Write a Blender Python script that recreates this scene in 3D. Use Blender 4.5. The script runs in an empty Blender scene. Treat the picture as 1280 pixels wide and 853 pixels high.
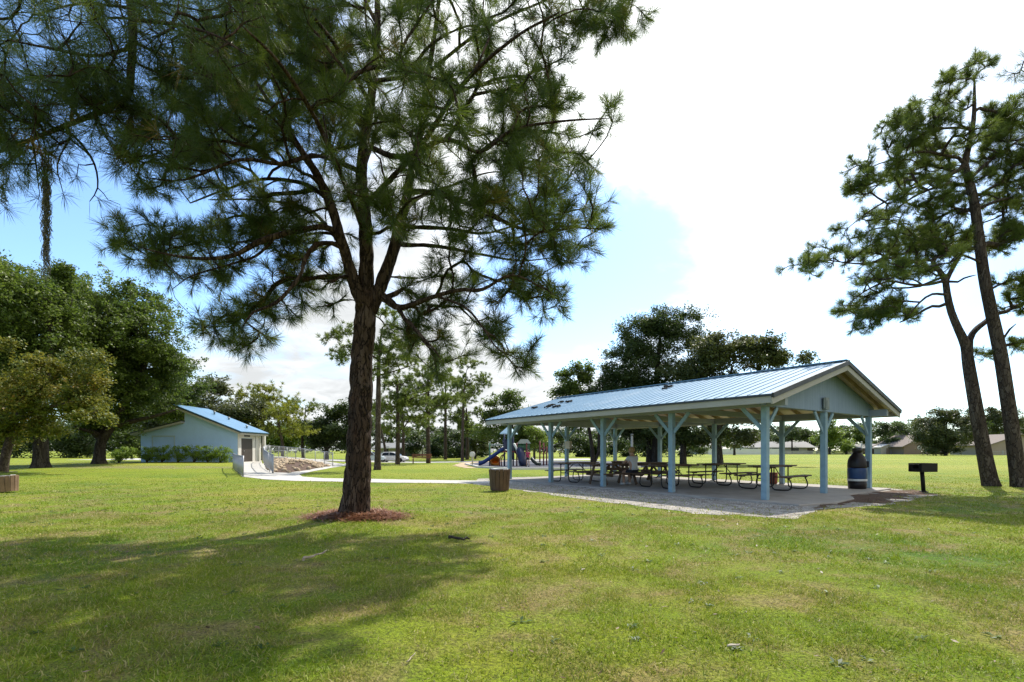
import bpy, bmesh, math, random
import numpy as np
from mathutils import Vector, Matrix, noise as mnoise

random.seed(7)
RNG = np.random.default_rng(11)
SC = bpy.context.scene
COL = SC.collection
R = math.radians

# ------------------------------------------------------------------ camera model of the photograph (1280 x 853)
F, CX, HY, CAMH = 616.0, 640.0, 563.0, 1.3
MAIN = (-2.94, 9.2)


def zg(x, y):
    """height of the ground"""
    z = 0.27 * math.exp(-(((x + 29) / 13) ** 2 + ((y - 46) / 14) ** 2))
    z -= 0.50 * math.exp(-(((x + 13) / 13) ** 2 + ((y - 74) / 17) ** 2))
    r2 = (x - MAIN[0]) ** 2 + (y - MAIN[1]) ** 2
    z += 0.10 * math.exp(-r2 / 1.1)
    if 2 < y < 60:
        z += 0.012 * math.sin(x * 0.9 + 0.5 * y) * math.sin(y * 0.7 - 0.3 * x)
    return z


def W(px, py, Y):
    return Vector(((px - CX) / F * Y, Y, CAMH - (py - HY) / F * Y))


def G(px, py):
    """ground point seen at a pixel of the photograph"""
    z = 0.0
    for _ in range(40):
        Y = min(600.0, F * (CAMH - z) / max(py - HY, 0.8))
        X = (px - CX) / F * Y
        z = 0.5 * z + 0.5 * zg(X, Y)
    return Vector((X, Y, zg(X, Y)))


# ------------------------------------------------------------------ materials
def new_mat(name):
    m = bpy.data.materials.new(name)
    m.use_nodes = True
    nt = m.node_tree
    nt.nodes.clear()
    out = nt.nodes.new('ShaderNodeOutputMaterial')
    return m, nt, out


class NT:
    """tiny node helper"""
    def __init__(s, nt):
        s.nt = nt

    def n(s, t, **kw):
        nd = s.nt.nodes.new(t)
        for k, v in kw.items():
            if k in nd.inputs:
                nd.inputs[k].default_value = v
            else:
                setattr(nd, k, v)
        return nd

    def l(s, a, b):
        s.nt.links.new(a, b)

    def pos(s):
        return s.n('ShaderNodeNewGeometry').outputs['Position']

    def obj(s):
        return s.n('ShaderNodeTexCoord').outputs['Object']

    def noise(s, vec, scale, detail=4, rough=0.55, dist=0.0):
        nd = s.n('ShaderNodeTexNoise')
        nd.inputs['Scale'].default_value = scale
        nd.inputs['Detail'].default_value = detail
        nd.inputs['Roughness'].default_value = rough
        nd.inputs['Distortion'].default_value = dist
        s.l(vec, nd.inputs['Vector'])
        return nd.outputs['Fac']

    def ramp(s, fac, stops):
        nd = s.n('ShaderNodeValToRGB')
        cr = nd.color_ramp
        while len(cr.elements) < len(stops):
            cr.elements.new(0.5)
        for e, (p, c) in zip(cr.elements, stops):
            e.position = p
            e.color = (*c, 1) if len(c) == 3 else c
        s.l(fac, nd.inputs['Fac'])
        return nd.outputs['Color']

    def mix(s, fac, a, b, blend='MIX'):
        nd = s.n('ShaderNodeMix', data_type='RGBA', blend_type=blend)
        for sock, v in ((0, fac), (6, a), (7, b)):
            if hasattr(v, 'is_linked'):
                s.l(v, nd.inputs[sock])
            elif isinstance(v, (int, float)):
                nd.inputs[sock].default_value = v
            else:
                nd.inputs[sock].default_value = (*v, 1)
        return nd.outputs[2]

    def math(s, op, a, b=None, c=None, clamp=False):
        nd = s.n('ShaderNodeMath', operation=op)
        nd.use_clamp = clamp
        for i, v in enumerate((a, b, c)):
            if v is None:
                continue
            if hasattr(v, 'is_linked'):
                s.l(v, nd.inputs[i])
            else:
                nd.inputs[i].default_value = v
        return nd.outputs[0]

    def mapping(s, vec, scale=(1, 1, 1), loc=(0, 0, 0)):
        nd = s.n('ShaderNodeMapping')
        nd.inputs['Scale'].default_value = scale
        nd.inputs['Location'].default_value = loc
        s.l(vec, nd.inputs['Vector'])
        return nd.outputs['Vector']

    def mrange(s, v, a, b, c=0.0, d=1.0, smooth=True):
        nd = s.n('ShaderNodeMapRange')
        nd.interpolation_type = 'SMOOTHSTEP' if smooth else 'LINEAR'
        s.l(v, nd.inputs['Value'])
        for k, x in (('From Min', a), ('From Max', b), ('To Min', c), ('To Max', d)):
            nd.inputs[k].default_value = x
        return nd.outputs['Result']

    def bump(s, h, strength=0.5, dist=0.02):
        nd = s.n('ShaderNodeBump')
        nd.inputs['Strength'].default_value = strength
        nd.inputs['Distance'].default_value = dist
        s.l(h, nd.inputs['Height'])
        return nd.outputs['Normal']

    def principled(s, col, rough=0.6, metal=0.0, normal=None, spec=0.5):
        nd = s.n('ShaderNodeBsdfPrincipled')
        if hasattr(col, 'is_linked'):
            s.l(col, nd.inputs['Base Color'])
        else:
            nd.inputs['Base Color'].default_value = (*col, 1)
        if hasattr(rough, 'is_linked'):
            s.l(rough, nd.inputs['Roughness'])
        else:
            nd.inputs['Roughness'].default_value = rough
        nd.inputs['Metallic'].default_value = metal
        nd.inputs['Specular IOR Level'].default_value = spec
        if normal is not None:
            s.l(normal, nd.inputs['Normal'])
        return nd.outputs['BSDF']


MATS = {}


def M(name, col, rough=0.6, metal=0.0, var=0.18, scale=6.0, bump=0.0, spec=0.4, dirt=None, bscale=None):
    """a painted / natural surface with procedural variation"""
    if name in MATS:
        return MATS[name]
    m, nt, out = new_mat(name)
    t = NT(nt)
    v = t.obj()
    f = t.noise(v, scale, 6, 0.6)
    lo = tuple(c * (1 - var) for c in col)
    hi = tuple(min(1, c * (1 + var)) for c in col)
    c = t.ramp(f, [(0.3, lo), (0.7, hi)])
    if dirt:
        f2 = t.noise(v, scale * 0.35, 5, 0.65, 0.6)
        c = t.mix(t.mrange(f2, 0.52, 0.75, 0, 0.75), c, dirt)
    nrm = None
    if bump:
        nrm = t.bump(t.noise(v, bscale or scale * 6, 6, 0.7), bump, 0.02)
    rr = t.mrange(f, 0.3, 0.7, max(0.05, rough - 0.08), min(1, rough + 0.08))
    t.l(t.principled(c, rr, metal, nrm, spec), out.inputs['Surface'])
    MATS[name] = m
    return m


def leaf_mat(name, stops, trans=0.35, tcol=(0.30, 0.42, 0.05), rough=0.5):
    """foliage: colour differs from leaf to leaf, light passes through"""
    m, nt, out = new_mat(name)
    t = NT(nt)
    a = t.n('ShaderNodeAttribute', attribute_name='tint')
    c = t.ramp(a.outputs['Fac'], stops)
    p = t.principled(c, rough, 0, None, 0.35)
    tr = t.n('ShaderNodeBsdfTranslucent')
    t.l(t.mix(0.6, c, tcol), tr.inputs['Color'])
    mx = t.n('ShaderNodeMixShader')
    mx.inputs[0].default_value = trans
    t.l(p, mx.inputs[1])
    t.l(tr.outputs[0], mx.inputs[2])
    t.l(mx.outputs[0], out.inputs['Surface'])
    MATS[name] = m
    return m


def bark_mat(name, dark, mid, light, vs=5.0, zs=0.28, bump=0.8, lichen=None, crack=0.10):
    """plated bark: long plates of differing tone, irregular dark furrows, flaky grain"""
    m, nt, out = new_mat(name)
    t = NT(nt)
    o = t.obj()
    nz = t.n('ShaderNodeTexNoise')
    nz.inputs['Scale'].default_value = vs * 0.9
    nz.inputs['Detail'].default_value = 6
    t.l(t.mapping(o, (1, 1, zs * 1.5)), nz.inputs['Vector'])
    wv = t.n('ShaderNodeVectorMath', operation='SCALE')
    t.l(nz.outputs['Color'], wv.inputs[0])
    wv.inputs['Scale'].default_value = 0.42
    av = t.n('ShaderNodeVectorMath', operation='ADD')
    t.l(t.mapping(o, (1, 1, zs)), av.inputs[0])
    t.l(wv.outputs[0], av.inputs[1])
    vo = t.n('ShaderNodeTexVoronoi', feature='DISTANCE_TO_EDGE')
    vo.inputs['Scale'].default_value = vs * 1.8
    t.l(av.outputs[0], vo.inputs['Vector'])
    vc = t.n('ShaderNodeTexVoronoi', feature='F1')
    vc.inputs['Scale'].default_value = vs * 1.8
    t.l(av.outputs[0], vc.inputs['Vector'])
    sp = t.n('ShaderNodeSeparateColor')
    t.l(vc.outputs['Color'], sp.inputs[0])
    fine = t.noise(t.mapping(o, (1, 1, 0.35)), vs * 8, 6, 0.75)
    edge = t.mrange(t.math('ADD', vo.outputs['Distance'], t.math('MULTIPLY', t.math('SUBTRACT', fine, 0.5), 0.12)), 0.0, crack)
    tone = t.math('ADD', t.math('MULTIPLY', sp.outputs[0], 0.45), t.math('MULTIPLY', fine, 0.75))
    c = t.mix(edge, dark, t.ramp(tone, [(0.25, tuple(0.55 * a + 0.45 * b for a, b in zip(mid, dark))), (0.58, mid), (0.92, light)]))
    if lichen:
        c = t.mix(t.mrange(t.noise(o, 2.2, 5, 0.6), 0.5, 0.72, 0, 0.6), c, lichen)
    h = t.math('ADD', t.math('MULTIPLY', edge, 0.8), t.math('MULTIPLY', fine, 0.7))
    t.l(t.principled(c, 0.9, 0, t.bump(h, bump, 0.03), 0.12), out.inputs['Surface'])
    MATS[name] = m
    return m


# ------------------------------------------------------------------ scene helpers
def tag(o, label=None, cat=None, group=None, kind=None):
    if label:
        o['label'] = label
    if cat:
        o['category'] = cat
    if group:
        o['group'] = group
    if kind:
        o['kind'] = kind
    return o


def empty(name, loc, rz=0.0, label=None, cat=None, group=None):
    o = bpy.data.objects.new(name, None)
    o.location = loc
    o.rotation_euler = (0, 0, rz)
    o.empty_display_size = 0.2
    COL.objects.link(o)
    return tag(o, label, cat, group)


def copy_tree(o, parent=None):
    c = o.copy()
    COL.objects.link(c)
    if parent is not None:
        c.parent = parent
    for ch in list(o.children):
        copy_tree(ch, c)
    return c


def np_mesh(name, v, polys, mat, parent=None, attr=None, smooth=False, mats=None, mid=None):
    """v (n,3); polys a list of (k, m) int arrays with equal corner number each"""
    me = bpy.data.meshes.new(name)
    v = np.ascontiguousarray(v, dtype=np.float32)
    me.vertices.add(len(v))
    me.vertices.foreach_set('co', v.ravel())
    tot = sum(p.size for p in polys)
    npol = sum(len(p) for p in polys)
    me.loops.add(tot)
    me.polygons.add(npol)
    me.loops.foreach_set('vertex_index', np.concatenate([p.ravel() for p in polys]).astype(np.int32))
    cnt = np.concatenate([np.full(len(p), p.shape[1]) for p in polys])
    st = np.concatenate([[0], np.cumsum(cnt)[:-1]]).astype(np.int32)
    me.polygons.foreach_set('loop_start', st)
    if smooth:
        me.polygons.foreach_set('use_smooth', np.ones(npol, dtype=bool))
    if attr is not None:
        a = me.attributes.new('tint', 'FLOAT', 'POINT')
        a.data.foreach_set('value', np.ascontiguousarray(attr, dtype=np.float32))
    me.update(calc_edges=True)
    me.validate()
    me.materials.append(mat)
    o = bpy.data.objects.new(name, me)
    COL.objects.link(o)
    if parent is not None:
        o.parent = parent
    return o


class MB:
    """collects shapes, builds one mesh object"""
    def __init__(s):
        s.v, s.f, s.sm = [], [], []

    def add(s, vs, fs, smooth=False):
        b = len(s.v)
        s.v += [tuple(p) for p in vs]
        for f in fs:
            s.f.append(tuple(i + b for i in f))
            s.sm.append(smooth)
        return s

    def box(s, c, size, rot=None):
        c = Vector(c)
        hx, hy, hz = size[0] / 2, size[1] / 2, size[2] / 2
        vs = []
        for z in (-hz, hz):
            for x, y in ((-hx, -hy), (hx, -hy), (hx, hy), (-hx, hy)):
                p = Vector((x, y, z))
                if rot is not None:
                    p = rot @ p
                vs.append(c + p)
        return s.add(vs, [(3, 2, 1, 0), (4, 5, 6, 7), (0, 1, 5, 4), (1, 2, 6, 5), (2, 3, 7, 6), (3, 0, 4, 7)])

    def beam(s, p0, p1, w, h, up=(0, 0, 1)):
        """a board from p0 to p1; w sideways, h along up"""
        p0, p1 = Vector(p0), Vector(p1)
        d = (p1 - p0)
        L = d.length
        d.normalize()
        upv = Vector(up)
        sx = d.cross(upv)
        if sx.length < 1e-4:
            sx = d.cross(Vector((1, 0, 0)))
        sx.normalize()
        u = sx.cross(d).normalized()
        rot = Matrix((d, sx, u)).transposed()
        return s.box((p0 + p1) / 2, (L, w, h), rot)

    def tube(s, pts, r, n=8, cap=True, closed=False):
        pts = [Vector(p) for p in pts]
        rr = r if isinstance(r, (list, tuple)) else [r] * len(pts)
        ref = None
        vs, fs = [], []
        N = len(pts)
        for i, p in enumerate(pts):
            if closed:
                d = pts[(i + 1) % N] - pts[i - 1]
            else:
                d = pts[min(i + 1, N - 1)] - pts[max(i - 1, 0)]
            d.normalize()
            if ref is None:
                ref = d.cross(Vector((0, 0, 1)))
                if ref.length < 0.1:
                    ref = d.cross(Vector((1, 0, 0)))
            ref = (ref - d * ref.dot(d)).normalized()
            b = d.cross(ref)
            for k in range(n):
                a = 2 * math.pi * k / n
                vs.append(p + (ref * math.cos(a) + b * math.sin(a)) * rr[i])
        for i in range(N if closed else N - 1):
            j = (i + 1) % N
            for k in range(n):
                k2 = (k + 1) % n
                fs.append((i * n + k, i * n + k2, j * n + k2, j * n + k))
        s.add(vs, fs, True)
        if cap and not closed:
            b = len(s.v) - N * n
            s.f.append(tuple(b + k for k in range(n))[::-1])
            s.sm.append(False)
            s.f.append(tuple(b + (N - 1) * n + k for k in range(n)))
            s.sm.append(False)
        return s

    def lathe(s, prof, c=(0, 0, 0), n=24, smooth=True, ax=None):
        c = Vector(c)
        vs, fs = [], []
        for r, z in prof:
            for k in range(n):
                a = 2 * math.pi * k / n
                p = Vector((r * math.cos(a), r * math.sin(a), z))
                if ax is not None:
                    p = ax @ p
                vs.append(c + p)
        for i in range(len(prof) - 1):
            for k in range(n):
                k2 = (k + 1) % n
                fs.append((i * n + k, i * n + k2, (i + 1) * n + k2, (i + 1) * n + k))
        s.add(vs, fs, smooth)
        b = len(s.v) - len(prof) * n
        if prof[0][0] > 1e-4:
            s.f.append(tuple(b + k for k in range(n))[::-1]); s.sm.append(False)
        if prof[-1][0] > 1e-4:
            s.f.append(tuple(b + (len(prof) - 1) * n + k for k in range(n))); s.sm.append(False)
        return s

    def prism(s, poly, origin, ax, ay, an, depth):
        """polygon poly in the plane (ax, ay), from origin, pushed along an by depth"""
        o, ax, ay, an = Vector(origin), Vector(ax), Vector(ay), Vector(an)
        n = len(poly)
        vs = [o + ax * a + ay * b for a, b in poly] + [o + ax * a + ay * b + an * depth for a, b in poly]
        fs = [tuple(range(n))[::-1], tuple(range(n, 2 * n))]
        for i in range(n):
            j = (i + 1) % n
            fs.append((i, j, n + j, n + i))
        return s.add(vs, fs)

    def ico(s, c, r, sub=2, sc=(1, 1, 1), rough=0.0, seed=0):
        bm = bmesh.new()
        bmesh.ops.create_icosphere(bm, subdivisions=sub, radius=1)
        c = Vector(c)
        vs = []
        for v in bm.verts:
            k = 1 + rough * (mnoise.noise(v.co * 1.7 + Vector((seed * 3.1, seed, 0))))
            vs.append(c + Vector((v.co.x * sc[0], v.co.y * sc[1], v.co.z * sc[2])) * r * k)
        fs = [tuple(l.index for l in f.verts) for f in bm.faces]
        bm.free()
        return s.add(vs, fs, True)

    def build(s, name, mat, parent=None, loc=None, bevel=0.0, wn=True):
        me = bpy.data.meshes.new(name)
        me.from_pydata(s.v, [], s.f)
        bm = bmesh.new()
        bm.from_mesh(me)
        bmesh.ops.recalc_face_normals(bm, faces=bm.faces)
        bm.to_mesh(me)
        bm.free()
        me.polygons.foreach_set('use_smooth', s.sm)
        me.materials.append(mat)
        me.update()
        o = bpy.data.objects.new(name, me)
        COL.objects.link(o)
        if parent is not None:
            o.parent = parent
        if loc is not None:
            o.location = loc
        if bevel:
            b = o.modifiers.new('bevel', 'BEVEL')
            b.width = bevel
            b.segments = 1
            b.limit_method = 'ANGLE'
        return o


def rz(a):
    return Matrix.Rotation(a, 3, 'Z')


# ------------------------------------------------------------------ trees
def unit(a):
    return a / np.maximum(np.linalg.norm(a, axis=-1, keepdims=True), 1e-9)


class Skeleton:
    def __init__(s, cap=40000):
        s.p = np.zeros((cap, 3))
        s.par = np.full(cap, -1, dtype=int)
        s.man = np.zeros(cap)
        s.len = np.zeros(cap)
        s.n = 0

    def add(s, p, par, r=0.0):
        i = s.n
        s.p[i] = p
        s.par[i] = par
        s.man[i] = r
        if par >= 0:
            s.len[i] = s.len[par] + np.linalg.norm(s.p[i] - s.p[par])
        s.n += 1
        return i

    def limb(s, pts, step=0.3):
        """pts (x, y, z, r); the first one is joined to the nearest node if any"""
        pts = [np.array(p, float) for p in pts]
        # smooth through the points (Catmull-Rom)
        P = [2 * pts[0] - pts[1]] + pts + [2 * pts[-1] - pts[-2]]
        out = []
        for i in range(1, len(P) - 2):
            a, b, c, d = P[i - 1:i + 3]
            m = max(1, int(np.linalg.norm(c[:3] - b[:3]) / step))
            for k in range(m):
                t = k / m
                out.append(0.5 * ((2 * b) + (-a + c) * t + (2 * a - 5 * b + 4 * c - d) * t * t + (-a + 3 * b - 3 * c + d) * t ** 3))
        out.append(pts[-1])
        if s.n:
            par = int(np.argmin(np.linalg.norm(s.p[:s.n] - out[0][:3], axis=1)))
            out = out[1:]
        else:
            par = s.add(out[0][:3], -1, out[0][3])
            out = out[1:]
        for q in out:
            par = s.add(q[:3], par, max(q[3], 0.004))
        return par

    def reach(s, targets, step, bend=0.25, alpha=0.12, sag=0.0, jit=0.06, minman=None):
        """join every target to the cheapest node, nearest ones first"""
        t = np.asarray(targets)
        base = s.p[:s.n]
        d0 = np.array([np.min(np.linalg.norm(base - q, axis=1)) for q in t])
        ends = np.zeros(len(t), dtype=int)
        for i in np.argsort(d0):
            q = t[i]
            dv = q - s.p[:s.n]
            d = np.linalg.norm(dv, axis=1)
            cost = d + alpha * s.len[:s.n] + 0.35 * np.maximum(0, -dv[:, 2]) * (1 - sag)
            j = int(np.argmin(cost))
            L = d[j]
            m = max(1, int(math.ceil(L / step)))
            a = s.p[j].copy()
            pp = s.par[j]
            tan = unit(a - s.p[pp]) if pp >= 0 else np.array([0, 0, 1.0])
            mid = a + tan * L * bend + (q - a) * 0.35
            mid[2] += L * 0.05
            par = j
            for k in range(1, m + 1):
                u = k / m
                pt = (1 - u) ** 2 * a + 2 * u * (1 - u) * mid + u * u * q
                if k < m:
                    pt = pt + RNG.normal(0, jit * step, 3)
                par = s.add(pt, par)
            ends[i] = par
        return ends

    def radii(s, r0, expo=2.3, cap=None):
        n = s.n
        acc = np.zeros(n)
        kids = np.zeros(n, dtype=int)
        r = np.zeros(n)
        for i in range(n - 1, -1, -1):
            r[i] = max((acc[i] if kids[i] else r0 ** expo) ** (1 / expo), 0)
            if s.man[i] > 0:
                r[i] = s.man[i]
            p = s.par[i]
            if p >= 0:
                acc[p] += r[i] ** expo
                kids[p] += 1
        for i in range(n):      # never thicker than the parent
            p = s.par[i]
            if p >= 0:
                r[i] = min(r[i], r[p])
        s.r = r
        return r

    def tubes(s, sides=lambda r: 5 if r < 0.03 else (7 if r < 0.08 else 12)):
        n = s.n
        best = np.full(n, -1, dtype=int)
        for i in range(n):
            p = s.par[i]
            if p >= 0 and (best[p] < 0 or s.r[i] > s.r[best[p]] + 1e-9):
                best[p] = i
        V, Q = [], []
        off = 0
        for i in range(n):
            p = s.par[i]
            if p >= 0 and best[p] == i:
                continue
            ch = [i]
            while best[ch[-1]] >= 0:
                ch.append(best[ch[-1]])
            pts = s.p[ch]
            rr = s.r[ch].copy()
            if p >= 0:
                pts = np.vstack([s.p[p], pts])
                rr = np.concatenate([[rr[0] * 1.25], rr])
            if len(pts) < 2:
                continue
            rr[-1] *= 0.5
            k = sides(rr.max())
            t = np.gradient(pts, axis=0)
            t = unit(t)
            ref = np.cross(t[0], [0, 0, 1.0])
            if np.linalg.norm(ref) < 0.1:
                ref = np.cross(t[0], [1.0, 0, 0])
            ring = np.arange(k) * 2 * math.pi / k
            c, sn = np.cos(ring)[:, None], np.sin(ring)[:, None]
            for a in range(len(pts)):
                ref = ref - t[a] * ref.dot(t[a])
                ref = ref / max(np.linalg.norm(ref), 1e-9)
                b = np.cross(t[a], ref)
                V.append(pts[a] + (c * ref + sn * b) * rr[a])
            m = len(pts)
            idx = off + np.arange(m * k).reshape(m, k)
            nx = np.roll(idx, -1, axis=1)
            Q.append(np.stack([idx[:-1], nx[:-1], nx[1:], idx[1:]], axis=-1).reshape(-1, 4))
            off += m * k
        return np.vstack(V), np.vstack(Q)


def tufts(pos, axis, K, length, width, droop=0.15, rng=RNG, spread=(0.25, 1.25), back=0.5, tint=None):
    """needle tufts: K slim needles fanning out of the last bit of each twig"""
    N = len(pos)
    axis = unit(axis)
    a = unit(np.cross(axis, rng.normal(size=(N, 3))))
    b = np.cross(axis, a)
    th = rng.uniform(spread[0], spread[1], (N, K, 1))
    ph = rng.uniform(0, 2 * math.pi, (N, K, 1))
    d = np.cos(th) * axis[:, None] + np.sin(th) * (np.cos(ph) * a[:, None] + np.sin(ph) * b[:, None])
    d[..., 2] -= droop * rng.uniform(0, 1, (N, K))
    d = unit(d)
    L = length * rng.uniform(0.65, 1.1, (N, K, 1)) * rng.uniform(0.8, 1.15, (N, 1, 1))
    root = pos[:, None] - axis[:, None] * rng.uniform(0, back, (N, K, 1)) * length
    tip = root + d * L
    mid = root + d * L * 0.5
    tip[..., 2] -= droop * 0.35 * L[..., 0]
    side = unit(np.cross(d, rng.normal(size=(N, K, 3)))) * width * 0.5
    v = np.stack([root - side * 0.6, root + side * 0.6, mid + side, mid - side, tip], axis=2).reshape(-1, 3)
    base = np.arange(N * K)[:, None] * 5
    q = base + np.array([[0, 1, 2, 3]])
    tr = base + np.array([[3, 2, 4]])
    tn = (rng.uniform(0, 1, N) if tint is None else tint)
    at = np.clip(np.repeat(tn, K * 5) + np.repeat(rng.normal(0, 0.10, N * K), 5), 0, 1)
    return v, [q, tr], at


def leaves(pos, per, spread, size, rng=RNG, flat=0.75, up=0.5, tint=None, slim=0.55):
    """leaf clumps: per small pointed leaves in a ball round each twig end"""
    N = len(pos)
    off = rng.normal(size=(N, per, 3))
    off = unit(off) * (rng.uniform(0, 1, (N, per, 1)) ** 0.6) * spread * rng.uniform(0.6, 1.3, (N, 1, 1))
    off[..., 2] *= flat
    c = (pos[:, None] + off).reshape(-1, 3)
    n = rng.normal(size=(N * per, 3))
    n[:, 2] = np.abs(n[:, 2]) + up
    n = unit(n)
    d = unit(np.cross(n, rng.normal(size=(N * per, 3))))
    s = np.cross(n, d)
    L = size * rng.uniform(0.6, 1.3, (N * per, 1))
    v = np.stack([c - d * L * 0.5, c + s * L * slim * 0.5, c + d * L * 0.5, c - s * L * slim * 0.5], axis=1).reshape(-1, 3)
    q = np.arange(N * per)[:, None] * 4 + np.array([[0, 1, 2, 3]])
    tn = (rng.uniform(0.2, 0.8, N) if tint is None else tint)
    at = np.clip(np.repeat(tn, per * 4) + np.repeat(rng.normal(0, 0.16, N * per), 4), 0, 1)
    return v, [q], at


def in_poly(x, y, poly):
    c = np.zeros(len(x), dtype=bool)
    j = len(poly) - 1
    for i in range(len(poly)):
        xi, yi = poly[i]
        xj, yj = poly[j]
        m = ((yi > y) != (yj > y)) & (x < (xj - xi) * (y - yi) / (yj - yi + 1e-12) + xi)
        c ^= m
        j = i
    return c


def edge_dist(x, y, poly):
    d = np.full(len(x), 1e9)
    for i in range(len(poly)):
        a = np.array(poly[i], float)
        b = np.array(poly[(i + 1) % len(poly)], float)
        ab = b - a
        t = np.clip(((x - a[0]) * ab[0] + (y - a[1]) * ab[1]) / (ab @ ab), 0, 1)
        d = np.minimum(d, np.hypot(x - a[0] - t * ab[0], y - a[1] - t * ab[1]))
    return d


def volume_points(poly, Y0, n, depth, rng=RNG, power=1.0, shell=0.0, scale=1.0):
    """points in a rounded volume whose outline is poly (pixels) at distance Y0; depth = half thickness in metres"""
    P = np.array(poly, float)
    lo, hi = P.min(0), P.max(0)
    out = []
    ed_max = None
    while len(out) < n:
        x = rng.uniform(lo[0], hi[0], n * 3)
        y = rng.uniform(lo[1], hi[1], n * 3)
        ok = in_poly(x, y, poly)
        x, y = x[ok], y[ok]
        e = edge_dist(x, y, poly) * Y0 / F
        T = np.minimum(depth, np.sqrt(np.maximum(e, 0.01) * depth) * 1.2)
        s = rng.uniform(-1, 1, len(x))
        if shell:
            s = np.sign(s) * np.abs(s) ** (1 - shell)
        dy = s * T
        Y = Y0 + dy
        X = (x - CX) / F * Y0
        Z = CAMH - (y - HY) / F * Y0
        # keep the outline true from the camera for the part in front and behind
        k = Y / Y0
        out += list(np.stack([X * (1 + (k - 1) * scale), Y, CAMH + (Z - CAMH) * (1 + (k - 1) * scale)], axis=1))
    out = np.array(out)
    return out[rng.permutation(len(out))[:n]]

# ================================================================== materials of the place
def grass_colour(t, blade=False):
    """lawn colour from the place on the ground: greener and drier patches, mown bands far off"""
    P = t.pos()
    P2 = t.mapping(P, (1, 1, 0))
    big = t.noise(P2, 0.22, 5, 0.6, 0.4)
    med = t.noise(t.mapping(P, (1, 1, 0), (31, 7, 0)), 1.1, 6, 0.65, 0.5)
    fine = t.noise(P2, 9.0, 5, 0.7)
    green = t.ramp(big, [(0.33, (0.090, 0.200, 0.007)), (0.48, (0.225, 0.305, 0.013)), (0.67, (0.365, 0.355, 0.043))])
    dry = t.ramp(fine, [(0.3, (0.22, 0.145, 0.062)), (0.7, (0.45, 0.335, 0.155))])
    sep = t.n('ShaderNodeSeparateXYZ')
    t.l(P, sep.inputs[0])
    near = t.mrange(sep.outputs['Y'], 7, 26, 1.0, 0.22)
    dm = t.math('MULTIPLY', t.mrange(med, 0.42, 0.66), near)
    c = t.mix(t.math('MULTIPLY', dm, 0.8), green, dry)
    # far mown field: long pale bands
    bands = t.noise(t.mapping(P, (0.012, 0.09, 0), (3, 1, 0)), 1.0, 5, 0.65, 0.3)
    farm = t.mrange(sep.outputs['Y'], 14, 34)
    fc = t.ramp(bands, [(0.3, (0.185, 0.270, 0.014)), (0.5, (0.270, 0.325, 0.025)), (0.68, (0.38, 0.37, 0.06))])
    c = t.mix(t.math('MULTIPLY', farm, 0.8), c, fc)
    # worn bare bank before the building
    v = t.n('ShaderNodeVectorMath', operation='DISTANCE')
    t.l(t.mapping(P, (0.16, 0.52, 0), (4.0, -17.9, 0)), v.inputs[0])
    v.inputs[1].default_value = (0, 0, 0)
    worn = t.math('MULTIPLY', t.mrange(v.outputs['Value'], 1.5, 0.7), t.mrange(med, 0.36, 0.56))
    c = t.mix(t.math('MULTIPLY', worn, 0.75), c, (0.30, 0.25, 0.14))
    return c, fine, med


def grass_ground():
    m, nt, out = new_mat('lawn')
    t = NT(nt)
    c, fine, med = grass_colour(t)
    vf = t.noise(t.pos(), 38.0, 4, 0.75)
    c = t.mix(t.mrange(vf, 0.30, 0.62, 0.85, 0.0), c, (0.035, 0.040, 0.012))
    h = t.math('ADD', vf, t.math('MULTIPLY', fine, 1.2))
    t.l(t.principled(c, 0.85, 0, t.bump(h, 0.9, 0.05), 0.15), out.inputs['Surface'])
    return m


def grass_blade():
    m, nt, out = new_mat('grass_blades')
    t = NT(nt)
    c, fine, med = grass_colour(t)
    a = t.n('ShaderNodeAttribute', attribute_name='tint')
    c2 = t.ramp(a.outputs['Fac'], [(0.0, (0.050, 0.120, 0.006)), (0.35, (0.175, 0.285, 0.012)), (0.64, (0.32, 0.35, 0.032)), (0.85, (0.50, 0.39, 0.16)), (1.0, (0.60, 0.50, 0.28))])
    c = t.mix(0.6, c, c2)
    p = t.principled(c, 0.55, 0, None, 0.3)
    tr = t.n('ShaderNodeBsdfTranslucent')
    t.l(t.mix(0.4, c, (0.30, 0.34, 0.03)), tr.inputs['Color'])
    mx = t.n('ShaderNodeMixShader')
    mx.inputs[0].default_value = 0.35
    t.l(p, mx.inputs[1])
    t.l(tr.outputs[0], mx.inputs[2])
    t.l(mx.outputs[0], out.inputs['Surface'])
    return m


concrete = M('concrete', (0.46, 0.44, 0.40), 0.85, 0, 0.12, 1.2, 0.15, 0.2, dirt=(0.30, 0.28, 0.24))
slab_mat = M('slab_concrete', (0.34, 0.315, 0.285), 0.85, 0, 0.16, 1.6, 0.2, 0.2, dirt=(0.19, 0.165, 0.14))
asphalt = M('asphalt', (0.20, 0.20, 0.20), 0.9, 0, 0.2, 3, 0.2, 0.2)
gravel_mat = M('gravel_bed', (0.36, 0.335, 0.30), 0.95, 0, 0.45, 5, 0.9, 0.1, dirt=(0.095, 0.072, 0.055), bscale=60)
stone_mat = M('pebbles', (0.52, 0.50, 0.46), 0.9, 0, 0.4, 3, 0.0, 0.2)
rubber = M('play_surface', (0.085, 0.088, 0.105), 0.9, 0, 0.25, 4, 0.3, 0.2)
sandc = M('sand', (0.42, 0.33, 0.22), 0.95, 0, 0.2, 2, 0.2, 0.1)
bark_main = bark_mat('bark_pine_big', (0.016, 0.011, 0.009), (0.058, 0.039, 0.029), (0.120, 0.088, 0.069), 6.5, 0.17, 1.0, (0.085, 0.048, 0.032))
bark_pine = bark_mat('bark_pine', (0.030, 0.022, 0.018), (0.072, 0.054, 0.043), (0.135, 0.108, 0.088), 5.0, 0.30, 0.7)
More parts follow.
